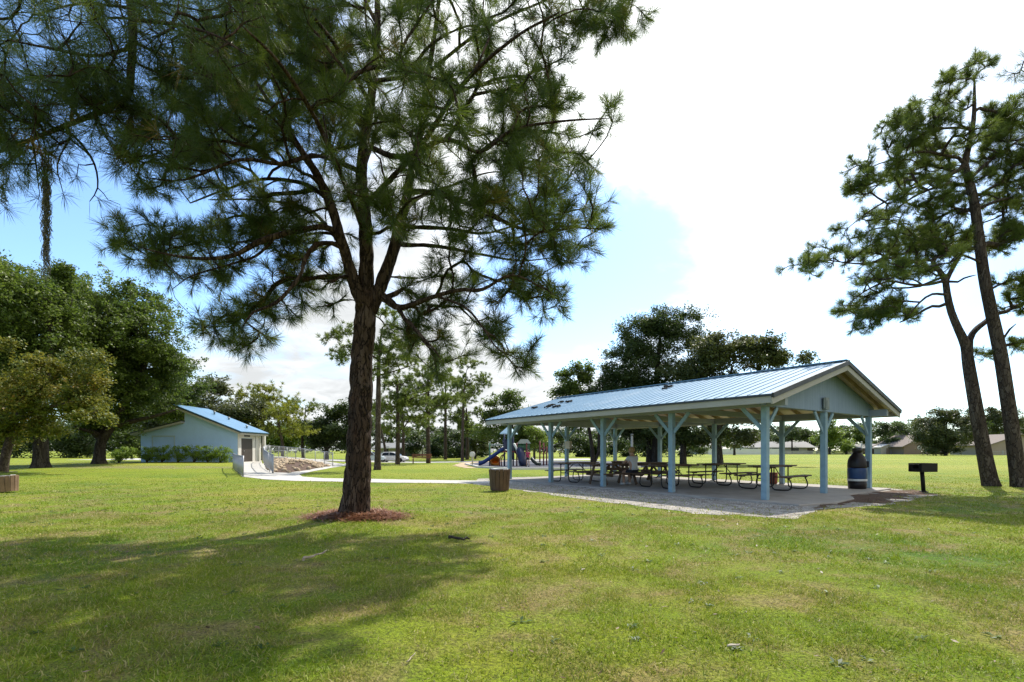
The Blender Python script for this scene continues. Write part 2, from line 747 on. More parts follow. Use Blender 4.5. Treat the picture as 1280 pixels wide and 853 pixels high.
bark_oak = bark_mat('bark_oak', (0.022, 0.018, 0.015), (0.048, 0.040, 0.033), (0.085, 0.074, 0.063), 4.0, 0.25, 0.8)
needle_main = leaf_mat('needles_big', [(0.0, (0.016, 0.036, 0.012)), (0.4, (0.034, 0.070, 0.014)), (0.7, (0.075, 0.110, 0.018)), (0.92, (0.14, 0.135, 0.030)), (1.0, (0.20, 0.11, 0.04))], 0.33, (0.24, 0.33, 0.03))
needle_far = leaf_mat('needles', [(0.0, (0.040, 0.074, 0.016)), (0.5, (0.095, 0.138, 0.022)), (1.0, (0.185, 0.205, 0.034))], 0.38, (0.26, 0.34, 0.06))
needle_gold = leaf_mat('needles_yellow', [(0.0, (0.07, 0.10, 0.014)), (0.5, (0.17, 0.20, 0.022)), (1.0, (0.32, 0.31, 0.04))], 0.35, (0.36, 0.40, 0.05))
leaf_oak = leaf_mat('leaves_oak', [(0.0, (0.026, 0.050, 0.012)), (0.5, (0.066, 0.104, 0.018)), (0.85, (0.120, 0.160, 0.028)), (1.0, (0.16, 0.185, 0.04))], 0.36, (0.20, 0.30, 0.04))
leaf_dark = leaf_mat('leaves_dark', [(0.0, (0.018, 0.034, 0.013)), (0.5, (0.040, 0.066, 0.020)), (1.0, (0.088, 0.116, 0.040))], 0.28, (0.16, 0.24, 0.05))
leaf_olive = leaf_mat('leaves_olive', [(0.0, (0.026, 0.038, 0.015)), (0.5, (0.056, 0.078, 0.027)), (1.0, (0.115, 0.135, 0.055))], 0.24, (0.24, 0.26, 0.07))
leaf_gold = leaf_mat('leaves_yellowing', [(0.0, (0.045, 0.080, 0.012)), (0.5, (0.115, 0.150, 0.020)), (0.80, (0.21, 0.185, 0.026)), (1.0, (0.28, 0.15, 0.03))], 0.32, (0.36, 0.32, 0.05))
leaf_hedge = leaf_mat('leaves_hedge', [(0.0, (0.09, 0.16, 0.02)), (0.5, (0.17, 0.27, 0.035)), (1.0, (0.27, 0.37, 0.06))], 0.4, (0.36, 0.5, 0.06))
leaf_bright = leaf_mat('leaves_bright', [(0.0, (0.06, 0.105, 0.015)), (0.5, (0.12, 0.185, 0.026)), (1.0, (0.21, 0.27, 0.05))], 0.38, (0.28, 0.38, 0.05))
moss_mat = leaf_mat('hanging_moss', [(0.0, (0.10, 0.10, 0.08)), (1.0, (0.24, 0.235, 0.19))], 0.3, (0.35, 0.34, 0.25))
straw_mat = leaf_mat('pine_straw', [(0.0, (0.10, 0.034, 0.014)), (0.5, (0.22, 0.080, 0.034)), (1.0, (0.34, 0.17, 0.08))], 0.15, (0.35, 0.18, 0.08))

# ================================================================== ground
def build_ground():
    def axis(vals):
        out = [vals[0][0]]
        for a, b, st in vals:
            k = max(1, int(round((b - a) / st)))
            out += [a + (b - a) * (i + 1) / k for i in range(k)]
        return out
    xs = axis([(-1800, -200, 200), (-200, -60, 14), (-60, -12, 1.2), (-12, 12, 0.4), (12, 60, 1.6), (60, 200, 14), (200, 1800, 200)])
    ys = axis([(-400, -20, 40), (-20, 2, 2), (2, 16, 0.4), (16, 100, 1.2), (100, 200, 10), (200, 3000, 200)])
    v = np.array([(x, y, zg(x, y)) for y in ys for x in xs])
    nx, ny = len(xs), len(ys)
    idx = np.arange(nx * ny).reshape(ny, nx)
    q = np.stack([idx[:-1, :-1], idx[:-1, 1:], idx[1:, 1:], idx[1:, :-1]], axis=-1).reshape(-1, 4)
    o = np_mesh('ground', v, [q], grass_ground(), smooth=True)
    tag(o, kind='structure')


build_ground()


def sheet(name, pts, mat, lift=0.004, kind='structure', jag=0.0, seed=1, sub=0.6, smooth_n=0):
    """a paving sheet draped over the ground; pts are ground (x, y)"""
    out = []
    n = len(pts)
    for i in range(n):
        a, b = Vector(pts[i][:2]), Vector(pts[(i + 1) % n][:2])
        m = max(1, int((b - a).length / sub))
        for k in range(m):
            p = a.lerp(b, k / m)
            if jag:
                p = p + Vector((mnoise.noise((p.x * 1.3, p.y * 1.3, seed)), mnoise.noise((p.x * 1.3, p.y * 1.3, seed + 9)))) * jag \
                    + Vector((mnoise.noise((p.x * 5, p.y * 5, seed)), mnoise.noise((p.x * 5, p.y * 5, seed + 9)))) * jag * 0.45
            out.append(p)
    bm = bmesh.new()
    vs = [bm.verts.new((p.x, p.y, 0)) for p in out]
    f = bm.faces.new(vs)
    bmesh.ops.triangulate(bm, faces=[f])
    for _ in range(2):
        long_e = [e for e in bm.edges if e.calc_length() > 1.2]
        if long_e:
            bmesh.ops.subdivide_edges(bm, edges=long_e, cuts=1)
            bmesh.ops.triangulate(bm, faces=bm.faces[:])
    for v in bm.verts:
        v.co.z = zg(v.co.x, v.co.y) + lift
    bmesh.ops.recalc_face_normals(bm, faces=bm.faces)
    me = bpy.data.meshes.new(name)
    bm.to_mesh(me)
    bm.free()
    if me.polygons and me.polygons[0].normal.z < 0:
        me.flip_normals()
    me.materials.append(mat)
    o = bpy.data.objects.new(name, me)
    COL.objects.link(o)
    tag(o, kind=kind)
    return o


def gp(*pix):
    return [tuple(G(a, b)[:2]) for a, b in pix]


# pavilion frame of reference (needed for the paving)
P0 = Vector((6.37, 12.4, 0))
GD = Vector((0.813, 0.582, 0))      # across, along the gable
LD = Vector((-0.582, 0.813, 0))     # along the ridge
BAY, HALF = 2.78, 3.32
SLAB = 0.05


def PV(u, v, z):
    return P0 + GD * u + LD * v + Vector((0, 0, z))


# pale concrete path past the building and on to the pavilion
path_pts = gp((303, 596.3), (330, 599.6), (370, 601.6), (440, 603), (520, 604.2), (600, 605.2), (640, 605.5), (640, 602), (600, 601.4), (520, 600.2), (440, 598.8), (405, 598.2),
              (378, 596.2), (374, 593.6), (384, 591), (402, 587.5), (424, 583.6), (452, 580.2), (440, 578.6), (418, 582.5), (398, 586.6), (376, 590), (356, 592.8), (341, 592.8), (333, 588.5), (328.5, 582), (327, 577), (326, 574.4), (306, 575), (296, 577), (295, 586))
path = sheet('path', path_pts, concrete, 0.012)
road = sheet('road', [(-60, 66), (-24, 64), (-4, 63), (12, 66), (12, 78), (-10, 76), (-60, 78)], M('parking', (0.42, 0.41, 0.39), 0.9, 0, 0.15, 0.8, 0, 0.2), 0.008)

gravel = sheet('gravel', gp((598, 606), (640, 610), (700, 619), (760, 627), (830, 637), (900, 645.5), (960, 649), (1003, 646), (1020, 638), (1036, 630), (1076, 634), (1112, 630), (1146, 623), (1160, 618), (1128, 613.5), (1094, 610)) +
               [tuple(PV(2 * HALF + 0.9, 1.0, 0)[:2]), tuple(PV(2 * HALF + 0.9, 4 * BAY + 1.4, 0)[:2]), tuple(PV(-0.2, 4 * BAY + 1.4, 0)[:2])], gravel_mat, 0.006, 'structure', 0.55, 3, 0.2)
dirt = sheet('dirt', gp((1000, 636), (1040, 630), (1085, 627), (1130, 622), (1165, 618), (1150, 612.5), (1108, 612), (1060, 619)), M('bare_dirt', (0.115, 0.075, 0.052), 0.95, 0, 0.4, 6, 0.6, 0.1, dirt=(0.05, 0.06, 0.02), bscale=40), 0.011, 'structure', 0.75, 5, 0.15)
sheet('play_ground', gp((598, 584.8), (640, 587.4), (720, 586.8), (800, 585), (850, 581), (800, 577.5), (700, 576.3), (640, 576.6), (598, 578.5), (582, 581)), rubber, 0.02)
sheet('sand', gp((566, 582.3), (578, 578.6), (600, 576.2), (640, 575.6), (640, 577.5), (598, 579.5), (586, 583), (598, 586), (580, 585)), sandc, 0.012, 'structure', 0.5, 8, 0.5)

# white kerb of the play area
kb = MB()
kp = [Vector((*p, 0)) for p in gp((582, 581), (598, 584.9), (640, 587.5), (720, 586.9), (800, 585.1))]
for a, b in zip(kp[:-1], kp[1:]):
    kb.beam(a + Vector((0, 0, zg(a.x, a.y) + 0.05)), b + Vector((0, 0, zg(b.x, b.y) + 0.05)), 0.18, 0.16)
tag(kb.build('kerb', M('kerb_white', (0.62, 0.60, 0.56), 0.85, 0, 0.1, 2, 0, 0.2)), kind='structure')

# concrete slab of the pavilion with an uneven broken edge
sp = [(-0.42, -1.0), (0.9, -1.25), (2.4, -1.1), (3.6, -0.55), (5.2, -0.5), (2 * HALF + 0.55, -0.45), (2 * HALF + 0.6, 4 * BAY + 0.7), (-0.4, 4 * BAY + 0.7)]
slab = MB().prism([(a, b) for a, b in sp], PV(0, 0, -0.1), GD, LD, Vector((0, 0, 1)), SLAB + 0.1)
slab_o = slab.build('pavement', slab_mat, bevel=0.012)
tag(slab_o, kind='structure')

# ------------------------------------------------------------------ blades of grass near the camera
GRAVEL_POLY = [tuple(p) for p in gp((598, 606), (640, 610), (700, 619), (760, 627), (830, 637), (900, 645.5), (960, 649), (1003, 646), (1020, 638), (1050, 632), (1112, 630), (1150, 622), (1160, 618), (1128, 613.5), (1094, 610), (700, 596))]


def build_grass():
    rng = np.random.default_rng(5)
    V, Q, T, A = [], [], [], []
    def zone(n, y0, y1, length, width, side):
        Y = np.sqrt(rng.uniform(y0 ** 2, y1 ** 2, n))
        X = rng.uniform(-1.12, 1.12, n) * Y + rng.normal(0, side, n)
        keep = ~in_poly(X, Y, GRAVEL_POLY) & ~in_poly(X, Y, path_pts)
        vv = (X - P0.x) * LD.x + (Y - P0.y) * LD.y
        uu = (X - P0.x) * GD.x + (Y - P0.y) * GD.y
        edge_n = np.array([mnoise.noise((x * 1.9, y * 1.9, 8)) for x, y in zip(X, Y)])
        keep |= in_poly(X, Y, GRAVEL_POLY) & ((uu < -0.9 - 0.5 * edge_n) | (vv < -1.3)) & (edge_n + np.clip((-uu - 1.3) * 0.35, 0, 1) > 0.13) & (rng.uniform(0, 1, n) < 0.6)
        d = np.hypot(X - MAIN[0], (Y - MAIN[1]) * 1.3)
        keep &= rng.uniform(0, 1, n) < np.clip((d - 0.55) / 0.7, 0, 1)
        X, Y = X[keep], Y[keep]
        fade = rng.uniform(0, 1, len(X)) < np.clip((28 - Y) / 14, 0, 1)
        X, Y = X[fade], Y[fade]
        # clumped height: taller tufts and thin patches
        cl = np.array([mnoise.noise((x * 1.6, y * 1.6, 4.2)) for x, y in zip(X, Y)])
        c2 = np.array([mnoise.noise((x * 7.0, y * 7.0, 1.2)) for x, y in zip(X, Y)])
        k = rng.uniform(0, 1, len(X)) < np.clip(0.70 + 0.9 * cl + 0.8 * c2, 0.08, 1)
        X, Y, cl, c2 = X[k], Y[k], cl[k], c2[k]
        n = len(X)
        Z = np.array([zg(x, y) for x, y in zip(X, Y)])
        L = length * rng.uniform(0.45, 1.25, n) * (1 + 0.5 * cl + 0.5 * c2)
        az = rng.uniform(0, 2 * math.pi, n)
        lean = rng.uniform(0.25, 1.25, n)
        d = np.stack([np.cos(az) * np.sin(lean), np.sin(az) * np.sin(lean), np.cos(lean)], 1)
        s = unit(np.cross(d, rng.normal(size=(n, 3)))) * width * rng.uniform(0.6, 1.3, (n, 1))
        r = np.stack([X, Y, Z - 0.004], 1)
        mid = r + d * L[:, None] * 0.55
        tip = r + d * L[:, None]
        tip[:, 2] -= L * 0.25 * lean
        v = np.stack([r - s, r + s, mid + s * 0.8, mid - s * 0.8, tip], 1).reshape(-1, 3)
        o = sum(len(x) for x in V)
        b = np.arange(n)[:, None] * 5 + o
        V.append(v)
        Q.append(b + np.array([[0, 1, 2, 3]]))
        T.append(b + np.array([[3, 2, 4]]))
        tn = np.clip(0.45 + 0.27 * rng.normal(size=n) - 0.45 * cl, 0, 1)
        tn = np.where(rng.uniform(0, 1, n) < 0.14, rng.uniform(0.85, 1, n), tn)
        A.append(np.repeat(tn, 5))
    zone(150000, 2.3, 5.5, 0.045, 0.0026, 0.1)
    zone(130000, 5.5, 10, 0.05, 0.0042, 0.2)
    zone(150000, 10, 27, 0.055, 0.008, 0.3)
    o = np_mesh('grass', np.vstack(V), [np.vstack(Q), np.vstack(T)], grass_blade(), attr=np.concatenate(A))
    tag(o, 'short patchy lawn grass, green with dry straw-coloured patches', 'grass', kind='stuff')


build_grass()


# pine straw round the foot of the big pine
def build_straw():
    rng = np.random.default_rng(9)
    n = 6500
    a = rng.uniform(0, 2 * math.pi, n)
    r = 0.30 + np.abs(rng.normal(0, 0.21, n))
    x = MAIN[0] + np.cos(a) * r * 1.25 + 0.08
    y = MAIN[1] + np.sin(a) * r * 0.85 - 0.05
    z = np.array([zg(p, q) for p, q in zip(x, y)]) + rng.uniform(0.004, 0.05, n)
    b = rng.uniform(0, 2 * math.pi, n)
    d = np.stack([np.cos(b), np.sin(b), rng.normal(0, 0.22, n)], 1) * rng.uniform(0.08, 0.16, (n, 1))
    s = np.stack([-np.sin(b), np.cos(b), np.zeros(n)], 1) * 0.004
    c = np.stack([x, y, z], 1)
    v = np.stack([c - d - s, c - d + s, c + d + s, c + d - s], 1).reshape(-1, 3)
    o = np_mesh('pine_straw', v, [np.arange(n)[:, None] * 4 + np.array([[0, 1, 2, 3]])], straw_mat, attr=np.repeat(rng.uniform(0, 1, n), 4))
    tag(o, 'reddish brown fallen needles ringing the foot of the big pine', 'pine straw', kind='stuff')


build_straw()


def build_pebbles():
    rng = np.random.default_rng(19)
    V, Fc = [], []
    bm = bmesh.new()
    bmesh.ops.create_icosphere(bm, subdivisions=1, radius=1)
    bv = np.array([v.co[:] for v in bm.verts])
    bf = np.array([[l.index for l in f.verts] for f in bm.faces])
    bm.free()
    n = 0
    pts = []
    while len(pts) < 4200:
        u = rng.uniform(-3.4, -0.40)
        v = rng.uniform(-2.6, 4 * BAY + 0.4)
        p = PV(u, v, 0)
        q = np.array([[p.x, p.y]])
        if in_poly(q[:, 0], q[:, 1], GRAVEL_POLY)[0] and mnoise.noise((p.x * 1.2, p.y * 1.2, 2)) + rng.uniform(-0.4, 0.5) > -0.1:
            pts.append(p)
    for i, p in enumerate(pts):
        s = rng.uniform(0.004, 0.015)
        w = bv * s * rng.uniform(0.7, 1.3, 3) * np.array([1, 1, 0.6]) + np.array([p.x, p.y, zg(p.x, p.y) + 0.01])
        V.append(w)
        Fc.append(bf + i * len(bv))
    o = np_mesh('gravel_stones', np.vstack(V), [np.vstack(Fc)], stone_mat, smooth=True)
    tag(o, 'loose pale grey gravel along the front edge of the pavilion floor', 'gravel', kind='stuff')


build_pebbles()

def build_weeds():
    """flat rosettes of broad-leaved weeds in the lawn"""
    rng = np.random.default_rng(29)
    V, Q, A = [], [], []
    off = 0
    for i in range(420):
        Y = math.sqrt(rng.uniform(2.6 ** 2, 12 ** 2))
        X = rng.uniform(-1.1, 1.1) * Y
        if mnoise.noise((X * .7, Y * .7, 6)) + rng.uniform(-.3, .3) < 0.05 or in_poly(np.array([X]), np.array([Y]), GRAVEL_POLY)[0]:
            continue
        n = rng.integers(5, 12)
        for k in range(n):
            a = rng.uniform(0, 2 * math.pi)
            L = rng.uniform(.03, .075)
            w = L * rng.uniform(.22, .4)
            e = rng.uniform(.1, .7)
            d = np.array([math.cos(a) * math.cos(e), math.sin(a) * math.cos(e), math.sin(e)])
            sd = np.array([-math.sin(a), math.cos(a), 0]) * w * .5
            r = np.array([X, Y, zg(X, Y) + .008]) + np.array([rng.normal(0, .015), rng.normal(0, .015), 0])
            V.append(np.array([r, r + d * L * .45 + sd, r + d * L - np.array([0, 0, L * .25]), r + d * L * .45 - sd]))
            Q.append(np.arange(4) + off)
            off += 4
            A += [rng.uniform(0, 1)] * 4
    o = np_mesh('weeds', np.vstack(V), [np.array(Q)], leaf_mat('leaves_weed', [(0.0, (0.02, 0.055, 0.012)), (1.0, (0.07, 0.13, 0.025))], 0.25, (0.2, 0.3, 0.04)), attr=np.array(A))
    tag(o, 'small dark green weeds dotted through the lawn', 'weeds', kind='stuff')


def build_litter():
    """bits of leaf and twig: on the bare dirt by the floor edge, thinly over the lawn"""
    rng = np.random.default_rng(31)
    pts = []
    while len(pts) < 1500:
        Y = math.sqrt(rng.uniform(2.6 ** 2, 13 ** 2))
        pts.append((rng.uniform(-1.1, 1.1) * Y, Y, .025))
    while len(pts) < 4300:
        u, v = rng.uniform(-3.0, 7.6), rng.uniform(-3.2, 4 * BAY)
        if (u > -.5 and v > -1.0):
            continue
        p = PV(u, v, 0)
        if in_poly(np.array([p.x]), np.array([p.y]), GRAVEL_POLY)[0] and mnoise.noise((p.x * 1.1, p.y * 1.1, 11)) + (0.25 if v < -.6 else -.1) > rng.uniform(-.1, .3):
            pts.append((p.x, p.y, .016))
    P = np.array(pts)
    n = len(P)
    c = np.stack([P[:, 0], P[:, 1], np.array([zg(a, b) for a, b, _ in pts]) + P[:, 2]], 1)
    a = rng.uniform(0, 2 * math.pi, n)
    L = rng.uniform(.007, .028, n)
    d = np.stack([np.cos(a), np.sin(a), rng.normal(0, .3, n)], 1) * L[:, None]
    sd = np.stack([-np.sin(a), np.cos(a), rng.normal(0, .3, n)], 1) * (L * rng.uniform(.1, .45, n))[:, None]
    v = np.stack([c - d, c + sd, c + d, c - sd], 1).reshape(-1, 3)
    o = np_mesh('leaf_litter', v, [np.arange(n)[:, None] * 4 + np.array([[0, 1, 2, 3]])], leaf_mat('litter_leaf', [(0.0, (0.05, 0.030, 0.018)), (0.6, (0.16, 0.09, 0.05)), (1.0, (0.24, 0.17, 0.10))], 0.15, (0.3, 0.2, 0.1)), attr=np.repeat(rng.uniform(0, 1, n), 4))
    tag(o, 'brown leaf and twig litter along the floor edge and over the lawn', 'leaf litter', kind='stuff')


build_weeds()
build_litter()

# ================================================================== trees
TREES = {}


def finish_tree(name, label, base, sk, r0, bark, crowns, group=None, cat='tree', expo=2.3, sides=None, rough=0.0):
    """Empty at the foot > trunk (with its limbs), crown"""
    base = Vector(base)
    b = np.array(base)
    root = empty(name, base, 0, label, cat, group)
    sk.radii(r0, expo)
    V, Q = sk.tubes(sides) if sides else sk.tubes()
    tr = np_mesh('trunk', V - b, [Q], bark, root, smooth=True)
    for nm, (v, polys, at), mat in crowns:
        np_mesh(nm, v - b, polys, mat, root, attr=at)
    return root, tr


def merge(parts):
    V, P, A, off = [], {}, [], 0
    for v, polys, at in parts:
        V.append(v)
        A.append(at)
        for p in polys:
            P.setdefault(p.shape[1], []).append(p + off)
        off += len(v)
    return np.vstack(V), [np.vstack(x) for x in P.values()], np.concatenate(A)


def fork_tips(sk, ends, n, length, rng, up=0.15, step=0.2):
    """little twigs round each branch end"""
    out = []
    for e in ends:
        p = sk.p[e]
        d = unit(p - sk.p[sk.par[e]])
        for _ in range(n):
            v = unit(d * 0.9 + rng.normal(0, 0.75, 3) + np.array([0, 0, up]))
            out.append((e, p + v * length * rng.uniform(0.5, 1.15)))
    ids = []
    for e, q in out:
        a = sk.p[e]
        m = sk.add(a + (q - a) * 0.5 + np.array([0, 0, -0.04 * length]), e)
        ids.append(sk.add(q, m))
    return np.array(ids)


def px_limb(pts, Y0):
    """pixel limb (px, py, dY, r) -> world"""
    return [(*W(a, b, Y0 + d), r) for a, b, d, r in pts]


# ------------------------------------------------------------------ the big pine
def big_pine():
    rng = np.random.default_rng(21)
    Y0 = MAIN[1]
    base = Vector((MAIN[0], MAIN[1], zg(*MAIN) - 0.05))
    sk = Skeleton(60000)
    sk.limb(px_limb([(442, 660, 0, 0.370), (443, 648, 0, 0.323), (444.5, 634, 0, 0.281), (446.5, 605, 0, 0.239), (448.5, 560, 0, 0.220), (450, 520, 0, 0.210), (451.5, 480, 0, 0.203), (453, 440, 0, 0.197), (456, 405, 0, 0.195), (458, 372, 0, 0.172)], Y0), 0.05)
    C1 = [(458, 372, 0, 0.143), (458, 320, 0, 0.126), (456, 270, 0, 0.118), (452, 222, .1, 0.105), (455, 180, .1, 0.092), (463, 130, .1, 0.080), (469, 80, .2, 0.067), (472, 30, .2, 0.059), (470, -60, .2, 0.042), (468, -150, .2, 0.025)]
    R1 = [(463, 392, 0, 0.126), (478, 352, .1, 0.118), (492, 312, .2, 0.105), (503, 270, .3, 0.097), (510, 235, .4, 0.084), (520, 190, .5, 0.076), (530, 140, .6, 0.063), (536, 90, .7, 0.055), (545, 30, .8, 0.042), (556, -60, .9, 0.025)]
    L0 = [(454, 385, -.1, 0.118), (440, 345, -.2, 0.101), (424, 292, -.3, 0.088), (411, 250, -.4, 0.080), (394, 215, -.5, 0.067), (372, 182, -.6, 0.055), (352, 150, -.6, 0.042), (330, 118, -.6, 0.029), (300, 70, -.6, 0.017)]
    for l in (C1, R1, L0):
        sk.limb(px_limb(l, Y0), 0.09)
    limbs = [
        [(505, 240, .3, 0.059), (538, 241, 0, 0.052), (596, 258, -.4, 0.042), (640, 282, -.6, 0.032), (678, 290, -.8, 0.025), (716, 285, -.9, 0.015)],
        [(497, 283, .2, 0.042), (560, 286, .5, 0.034), (605, 292, .8, 0.025), (650, 280, 1., .015)],
        [(490, 306, .2, 0.046), (545, 308, .7, 0.038), (600, 318, 1.1, 0.028), (650, 326, 1.4, 0.018), (695, 322, 1.5, 0.010)],
        [(476, 372, .1, 0.050), (500, 385, -.2, 0.046), (530, 375, -.5, 0.040), (572, 363, -.8, 0.034), (603, 362, -1., .03), (640, 344, -1.1, 0.017), (682, 362, -1.2, 0.010)],
        [(482, 368, .1, 0.042), (505, 396, -.5, 0.038), (530, 424, -.9, 0.029), (545, 440, -1.1, 0.013), (553, 452, -1.2, 0.005)],
        [(545, 370, -.6, 0.025), (582, 385, -.9, 0.020), (605, 412, -1.0, 0.017), (622, 436, -1.1, 0.013), (650, 450, -1.2, 0.008)],
        [(440, 345, -.2, 0.046), (425, 309, -.4, 0.042), (396, 306, -.6, 0.042), (382, 324, -.7, 0.038), (373, 348, -.8, 0.034), (346, 378, -1., .03), (316, 391, -1.2, 0.018), (303, 410, -1.2, 0.010)],
        [(428, 300, -.3, 0.059), (403, 284, -.6, 0.052), (333, 299, -1., .05), (290, 320, -1.2, 0.034), (242, 323, -1.4, 0.024), (200, 316, -1.5, 0.015), (172, 308, -1.5, 0.010)],
        [(346, 296, -.9, 0.025), (320, 320, -.7, 0.022), (290, 330, -.6, 0.018), (240, 345, -.5, 0.012), (215, 362, -.5, 0.007)],
        [(411, 250, -.4, 0.042), (380, 230, .1, 0.038), (330, 224, .5, 0.030), (285, 236, .8, 0.023), (238, 254, 1., .014)],
        [(420, 200, -.2, 0.042), (390, 195, -.9, 0.038), (350, 205, -1.4, 0.030), (300, 200, -1.8, 0.024), (230, 225, -2.1, 0.015), (180, 222, -2.2, 0.008)],
        [(457, 182, .1, 0.050), (500, 196, -.4, 0.046), (557, 175, -.9, 0.038), (600, 190, -1.2, 0.030), (640, 163, -1.4, 0.024), (700, 152, -1.6, 0.017), (762, 148, -1.7, 0.008)],
        [(467, 101, .1, 0.042), (520, 98, .8, 0.034), (580, 110, 1.4, 0.025), (650, 100, 1.9, 0.015), (720, 110, 2.2, 0.008)],
        [(455, 160, .1, 0.046), (405, 115, .6, 0.038), (335, 92, 1., .034), (260, 62, 1.3, 0.018), (190, 60, 1.5, 0.008)],
        [(462, 128, .1, 0.042), (425, 65, -.8, 0.034), (380, 8, -1.6, 0.025), (330, -40, -2., .02), (270, -70, -2.2, 0.008)],
        [(456, 290, 0, 0.055), (430, 228, -1.3, 0.042), (395, 150, -2.4, 0.032), (350, 80, -3.2, 0.021), (300, 30, -3.7, 0.010)],
        [(458, 255, 0, 0.050), (520, 190, -1.3, 0.042), (575, 110, -2.5, 0.029), (640, 50, -3.3, 0.018), (700, 15, -3.8, 0.010)],
        [(500, 280, .3, 0.046), (520, 250, 1.6, 0.038), (565, 232, 2.8, 0.029), (620, 215, 3.7, 0.017), (690, 225, 4.2, 0.008)],
        [(430, 310, -.2, 0.042), (385, 262, 1.3, 0.035), (320, 250, 2.6, 0.025), (260, 250, 3.6, 0.013)],
        [(455, 210, .1, 0.042), (470, 150, 1.6, 0.034), (450, 80, 3.0, 0.025), (420, 20, 3.8, 0.013)],
        [(536, 90, .7, 0.034), (600, 40, .5, 0.029), (660, 10, .2, 0.022), (730, -12, .0, 0.015), (795, 8, -.1, 0.008)],
        [(471, 30, .2, 0.034), (420, -60, .3, 0.025), (330, -120, .4, 0.013)],
        [(472, 0, .2, 0.034), (520, -90, .3, 0.025), (640, -110, .4, 0.013)],
        [(430, 345, -.3, 0.029), (416, 352, -.6, 0.025), (405, 352, -.8, 0.018)],
        [(470, 345, .1, 0.025), (500, 347, .6, 0.024), (525, 348, .9, 0.017)],
    ]
    for l in limbs:
        sk.limb(px_limb(l, Y0), 0.12)
    # regions of the crown
    regs = [
        ([(180, 262), (150, 205), (190, 130), (215, 40), (240, -60), (330, -110), (600, -110), (740, -60), (812, 2), (778, 46), (704, 50), (700, 84), (742, 108), (786, 143), (755, 182), (740, 195), (740, 230), (757, 268), (742, 305), (700, 336), (600, 338), (520, 325), (440, 300), (330, 250), (255, 245)], 390, 3.6),
        ([(440, 300), (400, 180), (400, -40), (560, -40), (570, 180), (520, 300)], 70, 3.2),
        ([(560, 120), (700, 84), (742, 108), (786, 143), (755, 182), (740, 195), (740, 230), (757, 268), (742, 305), (700, 336), (600, 338), (560, 270)], 95, 2.4),
        ([(220, 110), (250, 30), (300, -10), (420, -10), (430, 80), (390, 170), (300, 200), (230, 210)], 150, 3.0),
        ([(134, 298), (150, 280), (190, 278), (240, 292), (300, 262), (390, 262), (415, 305), (360, 338), (300, 352), (240, 352), (190, 335), (150, 316)], 80, 1.3),
        ([(245, 405), (290, 378), (330, 355), (390, 335), (405, 352), (380, 385), (330, 420), (300, 440)], 34, 0.8),
        ([(490, 350), (560, 336), (640, 330), (706, 362), (700, 392), (650, 383), (600, 380), (560, 398), (520, 392)], 36, 1.2),
        ([(500, 392), (540, 392), (575, 440), (590, 470), (548, 472), (505, 440)], 17, 0.7),
        ([(590, 392), (630, 402), (672, 440), (660, 462), (630, 458), (600, 430)], 14, 0.4),
        ([(400, 335), (432, 340), (435, 378), (405, 385)], 4, 0.4),
        ([(690, 5), (740, -15), (810, 0), (785, 40), (720, 48)], 16, 0.5),
    ]
    cl = []
    for poly, n, dep in regs:
        cl.append(volume_points(poly, Y0, n, dep, rng, shell=0.15))
    cl = np.vstack(cl)
    ends = sk.reach(cl, 0.22, 0.22, 0.10)
    tips = fork_tips(sk, ends, 5, 0.31, rng, 0.2)
    tips = np.concatenate([ends, tips])
    # a few tufts back along the thinner limbs
    p = sk.p[tips]
    ax = unit(p - sk.p[sk.par[tips]])
    up = rng.uniform(0, 0.35, len(tips))
    ax[:, 2] += up
    # colour: green inside, some clusters yellowing or browning
    tint = np.clip(0.38 + 0.24 * rng.normal(size=len(tips)), 0, 0.85)
    tint = np.where(rng.uniform(0, 1, len(tips)) < 0.02, 0.98, tint)
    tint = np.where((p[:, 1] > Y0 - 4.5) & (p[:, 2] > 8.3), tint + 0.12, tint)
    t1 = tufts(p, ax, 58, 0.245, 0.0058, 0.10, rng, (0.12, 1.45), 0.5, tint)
    # young twigs behind the ends also carry needles
    par = sk.par[tips]
    sel = rng.uniform(0, 1, len(tips)) < 0.45
    p2 = sk.p[par[sel]]
    t2 = tufts(p2 + rng.normal(0, 0.03, p2.shape), ax[sel], 34, 0.24, 0.0055, 0.15, rng, (0.5, 1.6), 0.5, tint[sel])
    root, tr = finish_tree('pine_tree', 'big forked longleaf pine in front, standing in a ring of brown straw', base, sk, 0.0055, bark_main,
                           [('crown', merge([t1, t2]), needle_main)], 'tall pines of the park',
                           sides=lambda r: 4 if r < 0.012 else (6 if r < 0.03 else (9 if r < 0.08 else (22 if r < 0.16 else 44))))
    # bark plates in the shape of the trunk itself
    me = tr.data
    n = len(me.vertices)
    co = np.empty(n * 3, np.float32)
    no = np.empty(n * 3, np.float32)
    me.vertices.foreach_get('co', co)
    me.vertices.foreach_get('normal', no)
    co, no = co.reshape(-1, 3), no.reshape(-1, 3)
    for i in range(n):
        x, y, z = co[i]
        if z > 6.5:
            continue
        if math.hypot(x - (z * 0.03), y) > 1.3:
            continue
        d = mnoise.voronoi((x * 7.5 + 0.5 * mnoise.noise((x * 3, y * 3, z * 1.5)), y * 7.5, z * 2.1))[0]
        k = min(1.0, (d[1] - d[0]) * 3.2)
        f = mnoise.noise((x * 22, y * 22, z * 9))
        root_f = max(0.0, 0.55 - z) * 0.16 * mnoise.noise((x * 3.3, y * 3.3, 0.3))
        amp = 0.030 if z < 4.6 else 0.016
        co[i] += no[i] * ((k - 0.6) * amp + f * 0.008 + root_f)
    me.vertices.foreach_set('co', co.ravel())
    me.update()
    return root


big_pine()


